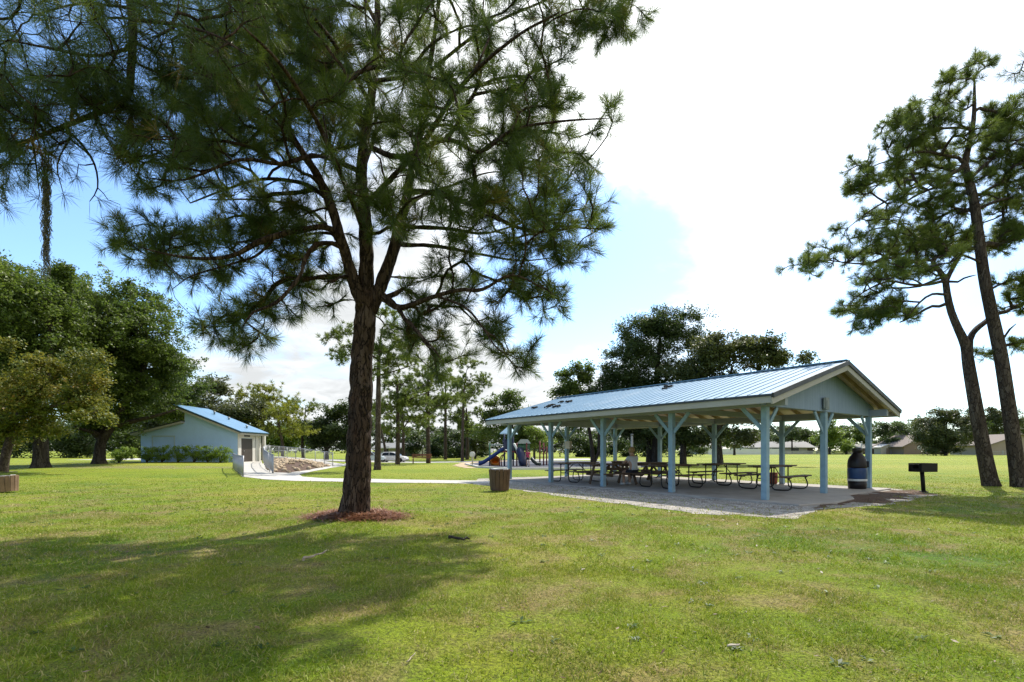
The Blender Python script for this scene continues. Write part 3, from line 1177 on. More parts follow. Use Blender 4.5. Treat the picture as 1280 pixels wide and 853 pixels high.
# ------------------------------------------------------------------ the pine whose limb hangs in at the upper left (its trunk stands outside the frame)
def side_pine():
    rng = np.random.default_rng(33)
    bx, by = -9.6, 5.2
    base = Vector((bx, by, zg(bx, by) - 0.05))
    sk = Skeleton(40000)
    sk.limb([(bx, by, -0.05, .36), (bx + .02, by, .5, .28), (bx + .1, by + .05, 4, .24), (bx + .2, by + .1, 8, .19), (bx + .1, by + .1, 12, .10), (bx, by, 14, .04)], 0.25)
    Y = 6.6
    def pl(pts):
        return [(*W(a, b, Y + d), r) for a, b, d, r in pts]
    top = [(bx + .2, by + .1, 8.6, .09), (-7.4, 5.6, 9.3, .08), (-6.0, 6.2, 9.2, .065)] 
    l1 = top + pl([(150, -70, 0, .06), (163, 0, 0, .055), (166, 40, 0, .05), (163, 95, 0, .046), (158, 122, 0, .042), (120, 142, .1, .036), (70, 162, .2, .03), (20, 182, .3, .024), (-30, 200, .3, .018)])
    sk.limb(l1, 0.12)
    for l in (
        [(78, 158, .15, .020), (100, 178, .2, .017), (118, 205, .2, .013), (122, 235, .2, .009), (112, 252, .2, .005)],
        [(40, 175, .2, .016), (45, 205, .2, .012), (48, 232, .2, .006)],
        [(118, 210, .2, .009), (98, 206, .2, .007), (96, 222, .2, .004)],
        [(90, 168, .2, .012), (72, 205, .1, .009), (78, 238, .1, .005)],
        [(124, 232, .2, .007), (135, 250, .2, .005), (150, 256, .2, .004)],
        [(164, 60, 0, .025), (120, 70, -.4, .02), (60, 60, -.8, .014), (10, 50, -1., .008)],
        [(165, 25, 0, .025), (215, 30, -.4, .02), (270, 45, -.7, .014), (310, 70, -.8, .008)],
        [(120, 142, .1, .02), (100, 110, -.3, .016), (50, 100, -.5, .01)],
        [(158, 122, 0, .02), (200, 150, .3, .016), (225, 180, .4, .01)],
        [(164, 10, 0, .02), (100, 5, .4, .016), (40, 20, .6, .01)],
        [(160, 75, 0, .02), (210, 95, .2, .015), (260, 100, .3, .008)],
        [(120, 142, .1, .016), (135, 175, .3, .012), (165, 195, .4, .007)],
    ):
        sk.limb(pl(l), 0.1)
    # limbs outside the frame
    for k in range(9):
        a = rng.uniform(0, 2 * math.pi)
        z = 5.5 + k * 0.9
        L = rng.uniform(2.2, 4.0) * (1.1 - 0.05 * k)
        dx, dy = math.cos(a) * L, math.sin(a) * L
        if dx > 0 and z < 11:
            dx *= 0.5
        sk.limb([(bx + .15, by + .1, z, .06), (bx + dx * .5, by + dy * .5, z + .5, .045), (bx + dx, by + dy, z + .3, .02)], 0.3)
    regs = [
        ([(-60, 10), (60, -40), (170, -60), (180, 60), (150, 130), (60, 165), (-60, 190)], 108, 1.3),
        ([(0, 100), (120, 80), (150, 130), (110, 165), (60, 200), (0, 225), (-40, 220)], 56, 0.9),
        ([(165, -40), (330, -40), (340, 60), (300, 110), (215, 120), (172, 70)], 66, 1.1),
        ([(112, 150), (160, 130), (215, 150), (240, 190), (195, 205), (150, 205)], 34, 0.7),
    ]
    cl = np.vstack([volume_points(p, Y, n, d, rng) for p, n, d in regs])
    fix = np.array([W(a, b, Y + d) for a, b, d in ((112, 252, .2), (96, 224, .2), (48, 250, .2), (80, 246, .1), (150, 256, .2), (128, 252, .25), (10, 262, .3), (-5, 245, .1))])
    # beyond the frame, round its own trunk
    n = 60
    aa = rng.uniform(0, 2 * math.pi, n)
    rr = rng.uniform(0.5, 3.6, n)
    off = np.stack([bx + np.cos(aa) * rr - 0.6, by + np.sin(aa) * rr - 0.4, rng.uniform(6, 13.5, n)], 1)
    ends = sk.reach(np.vstack([cl, off]), 0.2, 0.22, 0.1)
    e2 = sk.reach(fix, 0.12, 0.3, 0.0, sag=1.0)
    tips = fork_tips(sk, ends, 4, 0.34, rng, 0.1)
    tips = np.concatenate([ends, tips, e2])
    p = sk.p[tips]
    ax = unit(p - sk.p[sk.par[tips]])
    tint = np.clip(0.25 + 0.2 * rng.normal(size=len(tips)), 0, 0.9)
    tint = np.where(rng.uniform(0, 1, len(tips)) < 0.03, 1.0, tint)
    t1 = tufts(p, ax, 40, 0.26, 0.0043, 0.2, rng, (0.2, 1.7), 0.3, tint)
    finish_tree('pine_tree', 'pine whose dark limb hangs into the upper left corner', base, sk, 0.0045, bark_main, [('crown', t1, needle_main)], 'tall pines of the park')


side_pine()


# long beard of grey moss
def moss(label, px, y0, y1, Y, w, n, seed):
    rng = np.random.default_rng(seed)
    top = W(px, y0, Y)
    bot = W(px, y1, Y)
    H = top.z - bot.z
    pts, V, Q, A = [], [], [], []
    off = 0
    for i in range(n):
        s0 = rng.uniform(0, 0.85) ** 1.2
        L = H * rng.uniform(0.05, 0.26)
        x, y = rng.normal(0, w * (1 - 0.5 * s0) * (1 + 0.5 * math.sin(s0 * 17)), 2)
        z = -H * s0
        a = rng.uniform(0, 2 * math.pi)
        m = 5
        wd = rng.uniform(0.002, 0.005)
        px_ = np.zeros((m, 3))
        for k in range(m):
            px_[k] = (x + 0.025 * math.sin(k * 1.9 + a), y + 0.025 * math.cos(k * 1.6 + a), max(z - L * k / (m - 1), -H))
        sd = np.array([math.cos(a), math.sin(a), 0]) * wd
        v = np.stack([px_ - sd, px_ + sd], 1).reshape(-1, 3)
        V.append(v)
        b = off + np.arange(m - 1)[:, None] * 2
        Q.append(b + np.array([[0, 1, 3, 2]]))
        A.append(np.full(m * 2, rng.uniform(0, 1)))
        off += m * 2
    o = np_mesh('hanging_moss', np.vstack(V), [np.vstack(Q)], moss_mat, attr=np.concatenate(A))
    o.location = top
    tag(o, label, 'moss', 'moss hanging from the pine limbs')


moss('long grey beard of moss hanging from the dark upper left limb', 58, 186, 350, 6.8, 0.024, 420, 1)
moss('short thin wisp of grey moss at the left edge', 5, 200, 262, 6.9, 0.02, 110, 2)
moss('pale wisp of moss among the needles high above', 273, 52, 118, 7.2, 0.02, 140, 3)

# ------------------------------------------------------------------ other trees
def clump_points(lobes, Y0, leaf, per, cover, rng, shell=0.35, clump=14, csize=0.30, box=False):
    """lobes (px, py, rx, ry, dY): leaf-clump centres near the surface of rounded lobes, gathered in uneven sprays"""
    P, T = [], []
    for lb in lobes:
        x, y, rx, ry = lb[:4]
        dY = lb[4] if len(lb) > 4 else 0
        Y = Y0 + dY
        k = Y / F
        la = max((leaf / k) ** 2 * 0.55 * 0.5 * 0.62, 0.25)
        n = max(6, int(cover * math.pi * rx * ry / (per * la)))
        c = np.array(W(x, y, Y))
        rad = np.array([rx * k, 0.85 * (rx + ry) / 2 * k, ry * k])
        nc = max(3, n // clump)
        d = unit(rng.normal(size=(nc, 3)))
        r = rng.uniform(0, 1, (nc, 1)) ** shell
        cc = d * r
        if box:
            cc = rng.uniform(-1, 1, (nc, 3))
        ct = rng.uniform(0.22, 0.78, nc)
        i = rng.integers(0, nc, n)
        pp = cc[i] + rng.normal(0, csize, (n, 3)) * np.array([1, 1, 0.75])
        P.append(c + pp * rad)
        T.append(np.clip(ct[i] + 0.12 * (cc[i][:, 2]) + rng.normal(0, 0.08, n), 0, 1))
    return np.vstack(P), np.concatenate(T)


def leafy(name, label, px, py, lobes, limbs, leaf=0.2, mat=None, bark=None, per=40, cover=4.55, spread=None, group=None, seed=1, cat='tree', r0=0.012,
          Y0=None, shell=0.38, clump=20, csize=0.25, base=None, slim=0.55, frac=0.35, box=False):
    rng = np.random.default_rng(seed)
    b = G(px, py) if base is None else Vector(base)
    Y = b.y if Y0 is None else Y0
    sk = Skeleton(60000)
    for l in limbs:
        sk.limb([(*W(a, c, Y + d), r) for a, c, d, r in l], 0.4)
    pts, tint = clump_points(lobes, Y, leaf, per, cover, rng, shell, clump, csize, box)
    low = pts[:, 2] < b.z + 0.15
    pts[low, 2] = b.z + 0.15 + rng.uniform(0, 0.3, low.sum())
    m = rng.permutation(len(pts))[:max(12, int(len(pts) * frac))]
    sk.reach(pts[m], max(0.5, leaf * 3), 0.2, 0.12)
    sp = spread or leaf * 2.6
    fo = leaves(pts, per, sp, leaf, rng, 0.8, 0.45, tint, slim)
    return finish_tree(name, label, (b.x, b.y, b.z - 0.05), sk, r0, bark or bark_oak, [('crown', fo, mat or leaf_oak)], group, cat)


def pine(label, px, py, trunk, lobes, K=22, length=0.42, width=0.03, cover=3.85, mat=None, seed=1, group='tall pines of the park', name='pine_tree', limbs=(), r0=0.010, Y0=None,
         clump=10, csize=0.33, shell=0.4, bark=None, tl=(0.12, 1.45), twigs=3):
    rng = np.random.default_rng(seed)
    b = G(px, py)
    Y = b.y if Y0 is None else Y0
    sk = Skeleton(60000)
    for l in [trunk] + list(limbs):
        sk.limb([(*W(a, c, Y + d), r) for a, c, d, r in l], 0.25)
    P, T = [], []
    for lb in lobes:
        x, y, rx, ry = lb[:4]
        dY = lb[4] if len(lb) > 4 else 0
        k = (Y + dY) / F
        ta = K * (length / k) * (width / k) * 0.36
        n = max(6, int(cover * math.pi * rx * ry / max(ta, 0.5) / (1 + twigs)))
        c = np.array(W(x, y, Y + dY))
        rad = np.array([rx * k, 0.9 * rx * k, ry * k])
        nc = max(3, n // clump)
        cc = unit(rng.normal(size=(nc, 3))) * rng.uniform(0, 1, (nc, 1)) ** shell
        i = rng.integers(0, nc, n)
        P.append(c + (cc[i] + rng.normal(0, csize, (n, 3)) * np.array([1, 1, .6])) * rad)
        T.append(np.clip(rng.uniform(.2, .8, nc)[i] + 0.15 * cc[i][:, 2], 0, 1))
    pts, tint = np.vstack(P), np.concatenate(T)
    ends = sk.reach(pts, 0.35, 0.25, 0.1)
    tips = fork_tips(sk, ends, twigs, length * 1.0, rng, 0.3) if twigs else np.zeros(0, int)
    tips = np.concatenate([ends, tips]) if twigs else ends
    tt = np.concatenate([tint, np.repeat(tint, twigs)]) if twigs else tint
    p = sk.p[tips]
    ax = unit(p - sk.p[sk.par[tips]])
    ax[:, 2] += rng.uniform(0.1, 0.7, len(tips))
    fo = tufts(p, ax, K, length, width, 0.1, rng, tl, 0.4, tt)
    return finish_tree(name, label, (b.x, b.y, b.z - 0.05), sk, r0, bark or bark_pine, [('crown', fo, mat or needle_far)], group)


# ---- the two leaning pines at the right
pine('forked leaning pine by the right edge, its lower trunk bent left', 1238, 608,
     [(1240, 611, 0, 0.295), (1237, 600, 0, 0.254), (1229, 560, 0, 0.221), (1220, 510, 0, 0.205), (1211, 458, 0, 0.184), (1207, 432, 0, 0.156), (1198, 412, 0, 0.127), (1189, 390, 0, 0.115), (1184, 368, 0, 0.107), (1182, 352, 0, 0.098), (1174, 338, 0, 0.082), (1165, 326, 0, 0.057)],
     [(1060, 318, 54, 17), (1025, 322, 18, 13), (1110, 300, 60, 22, 1), (1120, 345, 55, 22, -1), (1075, 385, 36, 18), (1108, 390, 34, 20), (1150, 310, 45, 24, .5), (1050, 383, 16, 10), (1190, 300, 40, 22, 1.5), (1135, 385, 18, 10), (1085, 402, 16, 8)],
     K=50, length=0.235, width=0.0082, cover=3.1, seed=3, twigs=4, clump=5, csize=.24,
     limbs=[
         [(1182, 352, 0, 0.082), (1195, 328, 0, 0.066), (1207, 312, .3, 0.041), (1225, 300, .6, 0.025)],
         [(1176, 340, 0, 0.066), (1150, 330, 0, 0.049), (1120, 322, 0, 0.041), (1080, 330, 0, 0.033), (1030, 325, 0, 0.016)],
         [(1184, 350, 0, 0.057), (1160, 356, -.2, 0.049), (1138, 356, -.4, 0.041), (1110, 352, -.5, 0.033), (1080, 365, -.5, 0.025), (1055, 385, -.5, 0.012)],
         [(1183, 345, 0, 0.049), (1170, 350, .3, 0.045), (1150, 358, .5, 0.041), (1135, 360, .6, 0.033), (1100, 360, .7, 0.025)],
         [(1183, 385, 0, 0.057), (1165, 383, 0, 0.049), (1148, 392, 0, 0.041), (1125, 403, 0, 0.025)],
         [(1186, 369, 0, 0.049), (1165, 368, -.3, 0.041), (1150, 378, -.5, 0.033), (1135, 395, -.6, 0.016)],
         [(1212, 450, 0, 0.123), (1212, 425, 0.1, 0.107), (1220, 412, .2, 0.098), (1230, 404, .4, 0.090), (1240, 395, .6, 0.066)],
         [(1190, 358, 0, 0.041), (1205, 348, .1, 0.033), (1220, 344, .3, 0.025)],
     ])
pine('tall leaning pine at the far right edge, bare below a wide crown', 1272, 609,
     [(1275, 611, 0, 0.279), (1273, 600, 0, 0.238), (1266, 545, 0, 0.213), (1258, 490, 0, 0.205), (1250, 440, 0, 0.197), (1238, 385, 0, 0.180), (1230, 345, 0, 0.168), (1224, 300, 0, 0.156), (1218, 255, 0, 0.143), (1211, 225, 0, 0.127), (1206, 205, 0, 0.107), (1212, 180, 0, 0.082), (1217, 150, 0, 0.070), (1218, 120, 0, 0.049), (1218, 98, 0, 0.025)],
     [(1190, 120, 40, 22), (1215, 100, 26, 12), (1135, 160, 30, 28), (1165, 165, 45, 28), (1110, 205, 34, 26), (1150, 215, 50, 26, 1), (1090, 245, 28, 22), (1130, 255, 46, 22), (1075, 290, 32, 16), (1190, 190, 40, 24, 1), (1245, 175, 32, 20), (1262, 150, 26, 26), (1290, 200, 40, 40), (1252, 235, 36, 22), (1268, 270, 34, 20), (1300, 270, 40, 30), (1180, 260, 40, 18, 1), (1265, 350, 30, 20), (1300, 370, 50, 30), (1262, 310, 26, 14), (1235, 440, 16, 8, .5), (1290, 430, 26, 12), (1276, 165, 26, 34), (1268, 212, 30, 24), (1270, 296, 28, 20), (1246, 138, 22, 16), (1262, 380, 18, 14)],
     K=50, length=0.235, width=0.0082, cover=2.7, seed=5, twigs=4, clump=5, csize=.24,
     limbs=[
         [(1207, 208, 0, 0.074), (1190, 217, 0, 0.066), (1160, 228, 0, 0.049), (1130, 240, 0, 0.037), (1090, 262, 0, 0.025), (1060, 285, 0, 0.012)],
         [(1216, 235, 0, 0.066), (1190, 230, .3, 0.057), (1150, 242, .5, 0.041), (1115, 265, .6, 0.025)],
         [(1210, 200, 0, 0.057), (1185, 195, 0, 0.049), (1150, 190, 0, 0.037), (1115, 200, 0, 0.021)],
         [(1215, 160, 0, 0.049), (1190, 160, 0, 0.041), (1160, 162, 0, 0.029), (1135, 160, 0, 0.016)],
         [(1212, 222, 0, 0.066), (1222, 215, 0, 0.057), (1232, 205, 0, 0.049), (1260, 185, 0, 0.041), (1290, 165, 0, 0.025)],
         [(1217, 130, 0, 0.033), (1200, 140, 0, 0.029), (1180, 130, 0, 0.016)],
         [(1220, 248, 0, 0.057), (1245, 232, .2, 0.049), (1280, 225, .4, 0.033)],
         [(1222, 262, 0, 0.057), (1250, 250, -.2, 0.049), (1290, 245, -.4, 0.025)],
         [(1252, 395, 0, 0.066), (1265, 385, .2, 0.057), (1285, 378, .4, 0.041), (1310, 372, .5, 0.025)],
         [(1240, 360, 0, 0.041), (1262, 352, .2, 0.033), (1290, 350, .4, 0.021)],
         [(1250, 430, 0, 0.041), (1262, 412, 0, 0.033), (1270, 405, 0, 0.025)],
         [(1225, 310, 0, 0.057), (1195, 310, .4, 0.049), (1160, 300, .8, 0.037), (1120, 290, 1, .025)],
         [(1228, 330, 0, 0.041), (1212, 322, -.3, 0.037), (1180, 312, -.7, 0.025)],
     ])

# a third pine beyond the right edge; only its needles reach into the frame, its shade lies on the lawn
def corner_pine():
    rng = np.random.default_rng(61)
    bx, by = 14.6, 11.6
    sk = Skeleton(30000)
    sk.limb([(bx, by, -.05, .33), (bx, by, .5, .27), (bx - .1, by, 4, .23), (bx - .2, by + .1, 8, .17), (bx - .1, by + .1, 11, .09), (bx, by, 12.5, .04)], 0.3)
    sk.limb([(bx - .2, by, 7.6, .08), (13.6, 11.9, 8.6, .06), (13.0, 12.1, 9.0, .045), (*W(1283, 92, 12.2), .02)], 0.2)
    n = 95
    aa = rng.uniform(0, 2 * math.pi, n)
    rr = rng.uniform(0.5, 3.4, n)
    P = np.stack([bx + np.cos(aa) * rr, by + np.sin(aa) * rr, rng.uniform(5.2, 12.3, n)], 1)
    px = CX + F * P[:, 0] / P[:, 1]
    P = P[px > 1300]
    add = np.array([W(a, b, 12 + d) for a, b, d in ((1276, 88, 0), (1284, 100, .2), (1268, 92, -.1), (1290, 120, .3), (1282, 75, 0), (1278, 118, .2), (1292, 145, 0))])
    ends = sk.reach(np.vstack([P, add]), 0.25, .22, .1)
    tips = np.concatenate([ends, fork_tips(sk, ends, 3, .34, rng, .15)])
    p = sk.p[tips]
    ax = unit(p - sk.p[sk.par[tips]])
    fo = tufts(p, ax, 34, .24, .006, .12, rng, (.2, 1.35), .5, np.clip(.4 + .2 * rng.normal(size=len(tips)), 0, 1))
    finish_tree('pine_tree', 'nearest pine at the right whose needles cut the top of the right edge', (bx, by, -.05), sk, .006, bark_main, [('crown', fo, needle_main)], 'tall pines of the park')


corner_pine()

# ---- oaks at the left
leafy('oak_tree', 'wide dark oak beside the blue building, its stout trunk forking low', 124, 580,
      [(110, 400, 62, 62), (160, 420, 62, 60), (75, 440, 60, 70), (120, 480, 70, 50), (185, 465, 44, 46, 2), (60, 386, 40, 38, 2), (170, 386, 32, 28, 1), (105, 368, 40, 24, 2), (205, 440, 34, 36, 1), (140, 520, 36, 18, 1), (195, 500, 40, 22, 9), (232, 478, 26, 26, 8), (220, 512, 30, 14, 10)],
      [[(124, 582, 0, .62), (124, 574, 0, .44), (126, 555, 0, .36), (130, 540, 0, .33), (132, 500, 0, .24), (130, 440, 0, .18)],
       [(128, 550, 0, .4), (140, 530, 0, .34), (152, 510, 0, .27), (170, 480, 0, .16), (185, 450, 0, .08)],
       [(138, 534, 0, .22), (165, 527, 0, .18), (195, 520, 0, .13), (222, 512, 0, .06)],
       [(126, 550, 0, .3), (110, 530, 0, .24), (90, 500, 0, .16), (70, 460, 0, .08)],
       [(126, 545, 0, .2), (115, 540, -1, .17), (95, 535, -2, .1)]],
      0.20, leaf_oak, cover=4.02, seed=41, group='oaks at the left', r0=0.016)
leafy('oak_tree', 'tall dark oak behind the yellowing tree, thick straight trunk in its shade', 51, 585,
      [(20, 390, 60, 62), (-30, 420, 60, 70), (45, 370, 42, 36), (0, 362, 50, 30, 1), (50, 440, 46, 46), (10, 480, 56, 44), (-60, 400, 60, 60), (20, 520, 50, 26), (75, 352, 24, 20, 1), (-90, 470, 60, 60)],
      [[(51, 588, 0, .64), (51, 577, 0, .46), (51, 555, 0, .42), (50, 520, 0, .36), (42, 470, 0, .26), (35, 410, 0, .15)],
       [(50, 520, 0, .3), (20, 480, 0, .22), (-20, 440, 0, .12)], [(48, 500, 0, .26), (62, 450, 0, .18), (60, 390, 0, .08)]],
      0.20, leaf_oak, cover=4.02, seed=43, group='oaks at the left', r0=0.016)
leafy('yellowing_tree', 'small tree with yellowing leaves and a leaning grey trunk at left', 4, 590,
      [(80, 455, 46, 22), (45, 480, 52, 30), (110, 485, 34, 24), (85, 510, 44, 26), (20, 515, 46, 30), (-20, 480, 46, 40), (120, 520, 22, 14, -1), (60, 535, 36, 14), (0, 440, 26, 16), (5, 545, 30, 16)],
      [[(2, 594, 0, .34), (4, 585, 0, .25), (8, 565, 0, .22), (14, 545, 0, .19), (22, 520, 0, .13), (40, 495, 0, .08), (70, 470, 0, .04)],
       [(14, 545, 0, .12), (-5, 520, 0, .08), (-25, 490, 0, .04)], [(20, 525, 0, .1), (60, 510, -.5, .07), (100, 500, -.8, .03)]],
      0.17, leaf_gold, cover=2.98, seed=45, r0=0.012, bark=bark_pine)
# row behind the building
leafy('oak_tree', 'grey-green oak rising straight behind the blue roof', 236, 574,
      [(250, 500, 34, 26), (285, 515, 34, 30), (215, 500, 30, 30), (320, 530, 26, 24), (255, 535, 60, 24), (190, 530, 30, 26), (270, 488, 20, 12)],
      [[(236, 575, 0, .5), (238, 545, 0, .4), (245, 510, 0, .2)], [(238, 545, 0, .3), (290, 525, 0, .15)], [(238, 550, 0, .25), (205, 520, 0, .12)]],
      0.28, leaf_olive, cover=4.20, seed=47, Y0=58, base=(*W(236, 575, 58)[:2], zg(-38, 58)), group='oaks at the left')
for i, (lab, px, yb, Y, tr, lo, mt) in enumerate([
    ('yellow-green pine with a high crown just right of the blue building', 328, 574, 62, [(329, 577, 0, .24), (329, 550, 0, .2), (328, 520, 0, .15), (330, 495, 0, .06)],
     [(330, 490, 24, 9), (312, 500, 24, 10), (350, 500, 22, 9), (325, 515, 22, 10), (345, 518, 20, 8), (372, 513, 12, 7)], needle_gold),
    ('lower yellow-green pine behind the curved railing', 353, 574, 58, [(353, 577, 0, .2), (353, 555, 0, .17), (349, 535, 0, .12), (348, 515, 0, .05)],
     [(350, 512, 24, 9), (335, 528, 22, 9), (365, 528, 22, 9), (350, 540, 28, 8), (322, 540, 12, 7)], needle_gold),
    ('thin green pine left of the round dark tree', 379, 574, 66, [(379, 577, 0, .2), (378, 550, 0, .17), (381, 525, 0, .1), (382, 508, 0, .04)],
     [(383, 506, 16, 6), (370, 516, 12, 6), (391, 512, 9, 6), (380, 528, 10, 6)], needle_far),
]):
    pine(lab, px, yb, tr, lo, K=18, length=0.5, width=0.055, cover=2.62, mat=mt, seed=70 + i, Y0=Y, twigs=1, group='slim pines behind the railing')
leafy('round_tree', 'round dark green tree between the railing and the big pine trunk', 408, 573,
      [(395, 535, 22, 24), (420, 530, 24, 26), (408, 552, 34, 16), (440, 540, 22, 24), (425, 515, 12, 10), (385, 552, 14, 14)],
      [[(408, 575, 0, .35), (408, 560, 0, .28), (412, 535, 0, .15)], [(409, 562, 0, .2), (428, 540, 0, .1)]], 0.34, leaf_dark, cover=4.55, seed=49, Y0=66, base=(*W(408, 575, 66)[:2], zg(-25, 66)))

# ---- slim pines in the middle distance
CP = [
    ('slim pine standing just right of the big trunk', 472, 587.6, [(471.5, 590, 0, .33), (472, 580, 0, .24), (472.5, 540, 0, .20), (473, 490, 0, .17), (474, 440, 0, .11), (478, 410, 0, .05)],
     [(425, 415, 24, 12), (428, 440, 26, 13), (415, 428, 14, 8), (478, 405, 26, 12), (500, 430, 30, 14), (470, 440, 26, 14), (510, 455, 26, 12), (485, 465, 26, 12)], needle_far,
     [[(474, 450, 0, .07), (455, 440, 0, .05), (425, 432, 0, .02)], [(473, 470, 0, .07), (500, 462, 0, .04), (520, 455, 0, .02)]]),
    ('second slim pine, its upper stem forking over the parked cars', 497, 581, [(497, 584, 0, .28), (497, 575, 0, .21), (497.5, 540, 0, .18), (497, 500, 0, .14), (496, 470, 0, .06)],
     [(500, 490, 28, 14), (520, 505, 28, 14), (485, 510, 26, 12), (490, 535, 22, 10), (515, 530, 20, 9), (508, 475, 24, 12)], needle_far,
     [[(497, 512, 0, .09), (508, 502, 0, .08), (525, 494, 0, .05), (540, 490, 0, .02)]]),
    ('thin dark stemmed pine between two slim pines behind the cars', 504, 575, [(504, 578, 0, .24), (504, 540, 0, .2), (503, 510, 0, .1)],
     [(505, 505, 24, 12), (495, 525, 20, 10), (520, 520, 18, 9)], needle_far, []),
    ('straight slim pine right of the parked cars', 535.4, 579.4, [(535.4, 583, 0, .28), (535.4, 574, 0, .22), (535, 530, 0, .19), (535, 480, 0, .12), (535, 455, 0, .05)],
     [(535, 460, 26, 12), (550, 475, 26, 13), (522, 480, 24, 12), (540, 500, 30, 13), (560, 500, 22, 11), (525, 515, 20, 10), (550, 440, 14, 8)], needle_far, []),
    ('faint slim pine behind the straight one, in front of the dark bank', 556.6, 574.7, [(556.6, 577, 0, .26), (556.6, 540, 0, .22), (557, 500, 0, .14), (557, 470, 0, .06)],
     [(557, 475, 22, 12), (570, 495, 20, 12), (548, 505, 22, 10), (558, 525, 22, 10)], needle_far, []),
    ('slim pine nearest the play area with a loose flat crown', 578, 577, [(578, 580, 0, .27), (578, 570, 0, .2), (578.5, 530, 0, .17), (580, 490, 0, .12), (583, 465, 0, .04)],
     [(583, 462, 18, 10), (600, 475, 16, 8), (572, 478, 16, 9), (592, 490, 18, 8), (606, 480, 9, 6), (575, 500, 16, 8), (598, 510, 12, 7)], needle_far,
     [[(579, 510, 0, .06), (590, 495, 0, .04), (602, 480, 0, .02)]]),
    ('pine hung with grey moss behind the play area edge', 584, 575, [(584, 578, 0, .26), (584, 545, 0, .22), (583, 510, 0, .1)],
     [(585, 520, 14, 12), (590, 535, 14, 14), (578, 535, 10, 10)], needle_far, []),
    ('leaning thin pine left of the parked cars', 481, 575, [(482.5, 578, 0, .2), (481, 560, 0, .17), (477, 540, 0, .14), (472, 515, 0, .06)],
     [(470, 510, 18, 10), (482, 520, 16, 9)], needle_far, []),
]
for i, (lab, px, py, tr, lo, mt, lm) in enumerate(CP):
    Yb = G(px, py).y
    k = Yb / 45
    tr = [(a, b, c, r * (0.75 + 0.25 * k)) for a, b, c, r in tr]
    pine(lab, px, py, tr, lo, K=26, length=0.34 * (0.6 + 0.4 * k), width=0.030 * (0.6 + 0.5 * k), cover=2.5, mat=mt, seed=90 + i, limbs=lm, twigs=2, group='slim pines in the middle of the park')

# ---- behind the pavilion
leafy('pine_tree', 'tall dome-topped dark pine rising behind the pavilion roof', 820, 579.5,
      [(815, 405, 40, 24), (845, 405, 34, 24), (800, 430, 34, 24), (835, 435, 50, 26), (865, 435, 26, 24), (785, 455, 30, 24), (815, 470, 50, 24), (850, 470, 44, 24), (770, 475, 22, 18), (825, 388, 26, 10), (860, 400, 18, 12), (790, 490, 36, 20), (770, 450, 24, 18), (800, 408, 24, 18), (872, 418, 16, 20), (760, 490, 24, 16), (758, 468, 22, 18), (740, 478, 18, 16), (790, 425, 26, 20)],
      [[(820, 582, 0, .5), (820, 565, 0, .42), (820, 520, 0, .35), (822, 460, 0, .25), (826, 410, 0, .1)], [(821, 500, 0, .2), (795, 465, 0, .1)], [(821, 490, 0, .2), (850, 450, 0, .1)]],
      0.26, leaf_dark, cover=3.32, seed=51, group='dark trees behind the pavilion', slim=0.35, clump=16, csize=0.24, shell=.5)
leafy('oak_tree', 'broad oak with greyish leaves behind the pavilion ridge', 898, 581,
      [(880, 455, 40, 26), (920, 445, 40, 28), (955, 450, 32, 24), (985, 455, 26, 22), (900, 480, 50, 22), (950, 480, 46, 20), (860, 480, 36, 24), (925, 425, 22, 12), (968, 435, 18, 12), (940, 432, 20, 12), (890, 432, 20, 14), (900, 510, 40, 20), (860, 520, 40, 20), (935, 515, 30, 22), (880, 540, 30, 14), (925, 540, 26, 20)],
      [[(898, 584, 0, .5), (898, 570, 0, .38), (897, 540, 0, .3), (905, 500, 0, .2), (915, 460, 0, .1)], [(898, 545, 0, .25), (870, 510, 0, .12)], [(900, 530, 0, .22), (945, 490, 0, .1)]],
      0.24, leaf_olive, cover=3.50, seed=53, group='dark trees behind the pavilion')
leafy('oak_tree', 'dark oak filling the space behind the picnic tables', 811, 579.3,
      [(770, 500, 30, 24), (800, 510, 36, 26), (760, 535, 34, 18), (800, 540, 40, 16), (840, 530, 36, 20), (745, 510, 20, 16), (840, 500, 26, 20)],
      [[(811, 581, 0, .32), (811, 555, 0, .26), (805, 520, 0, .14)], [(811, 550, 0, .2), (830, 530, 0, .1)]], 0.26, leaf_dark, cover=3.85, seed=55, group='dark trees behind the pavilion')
leafy('oak_tree', 'oak with two slim trunks beyond the left picnic tables', 741, 579.5,
      [(720, 475, 22, 20), (712, 490, 20, 14), (735, 490, 24, 16), (700, 485, 12, 10), (728, 460, 12, 9), (740, 520, 24, 18), (715, 525, 20, 16), (760, 515, 20, 18)],
      [[(741, 581, 0, .24), (740, 560, 0, .2), (735, 530, 0, .15), (725, 490, 0, .08)], [(742, 579, 0, .14), (748, 566, 0, .16), (749, 540, 0, .14), (752, 515, 0, .07)]],
      0.26, leaf_oak, cover=3.50, seed=57, group='dark trees behind the pavilion')
leafy('oak_tree', 'oak trunk nearest behind the seated person, crown over the roof', 854, 581,
      [(850, 520, 34, 20), (870, 500, 26, 20), (835, 545, 26, 12), (866, 545, 20, 12)],
      [[(854, 583, 0, .34), (854, 560, 0, .27), (856, 530, 0, .2), (860, 505, 0, .1)]], 0.25, leaf_dark, cover=3.32, seed=58, group='dark trees behind the pavilion')
leafy('pine_tree', 'dark green flat-domed pine beyond the playground slide', 640, 574.5,
      [(638, 502, 26, 11), (622, 512, 20, 12), (655, 515, 20, 12), (638, 520, 32, 12), (615, 525, 10, 8), (632, 545, 36, 16), (660, 540, 22, 20)],
      [[(640, 577, 0, .4), (640, 550, 0, .32), (640, 515, 0, .14)]], 0.34, leaf_oak, cover=4.20, seed=59, clump=18, csize=.25)
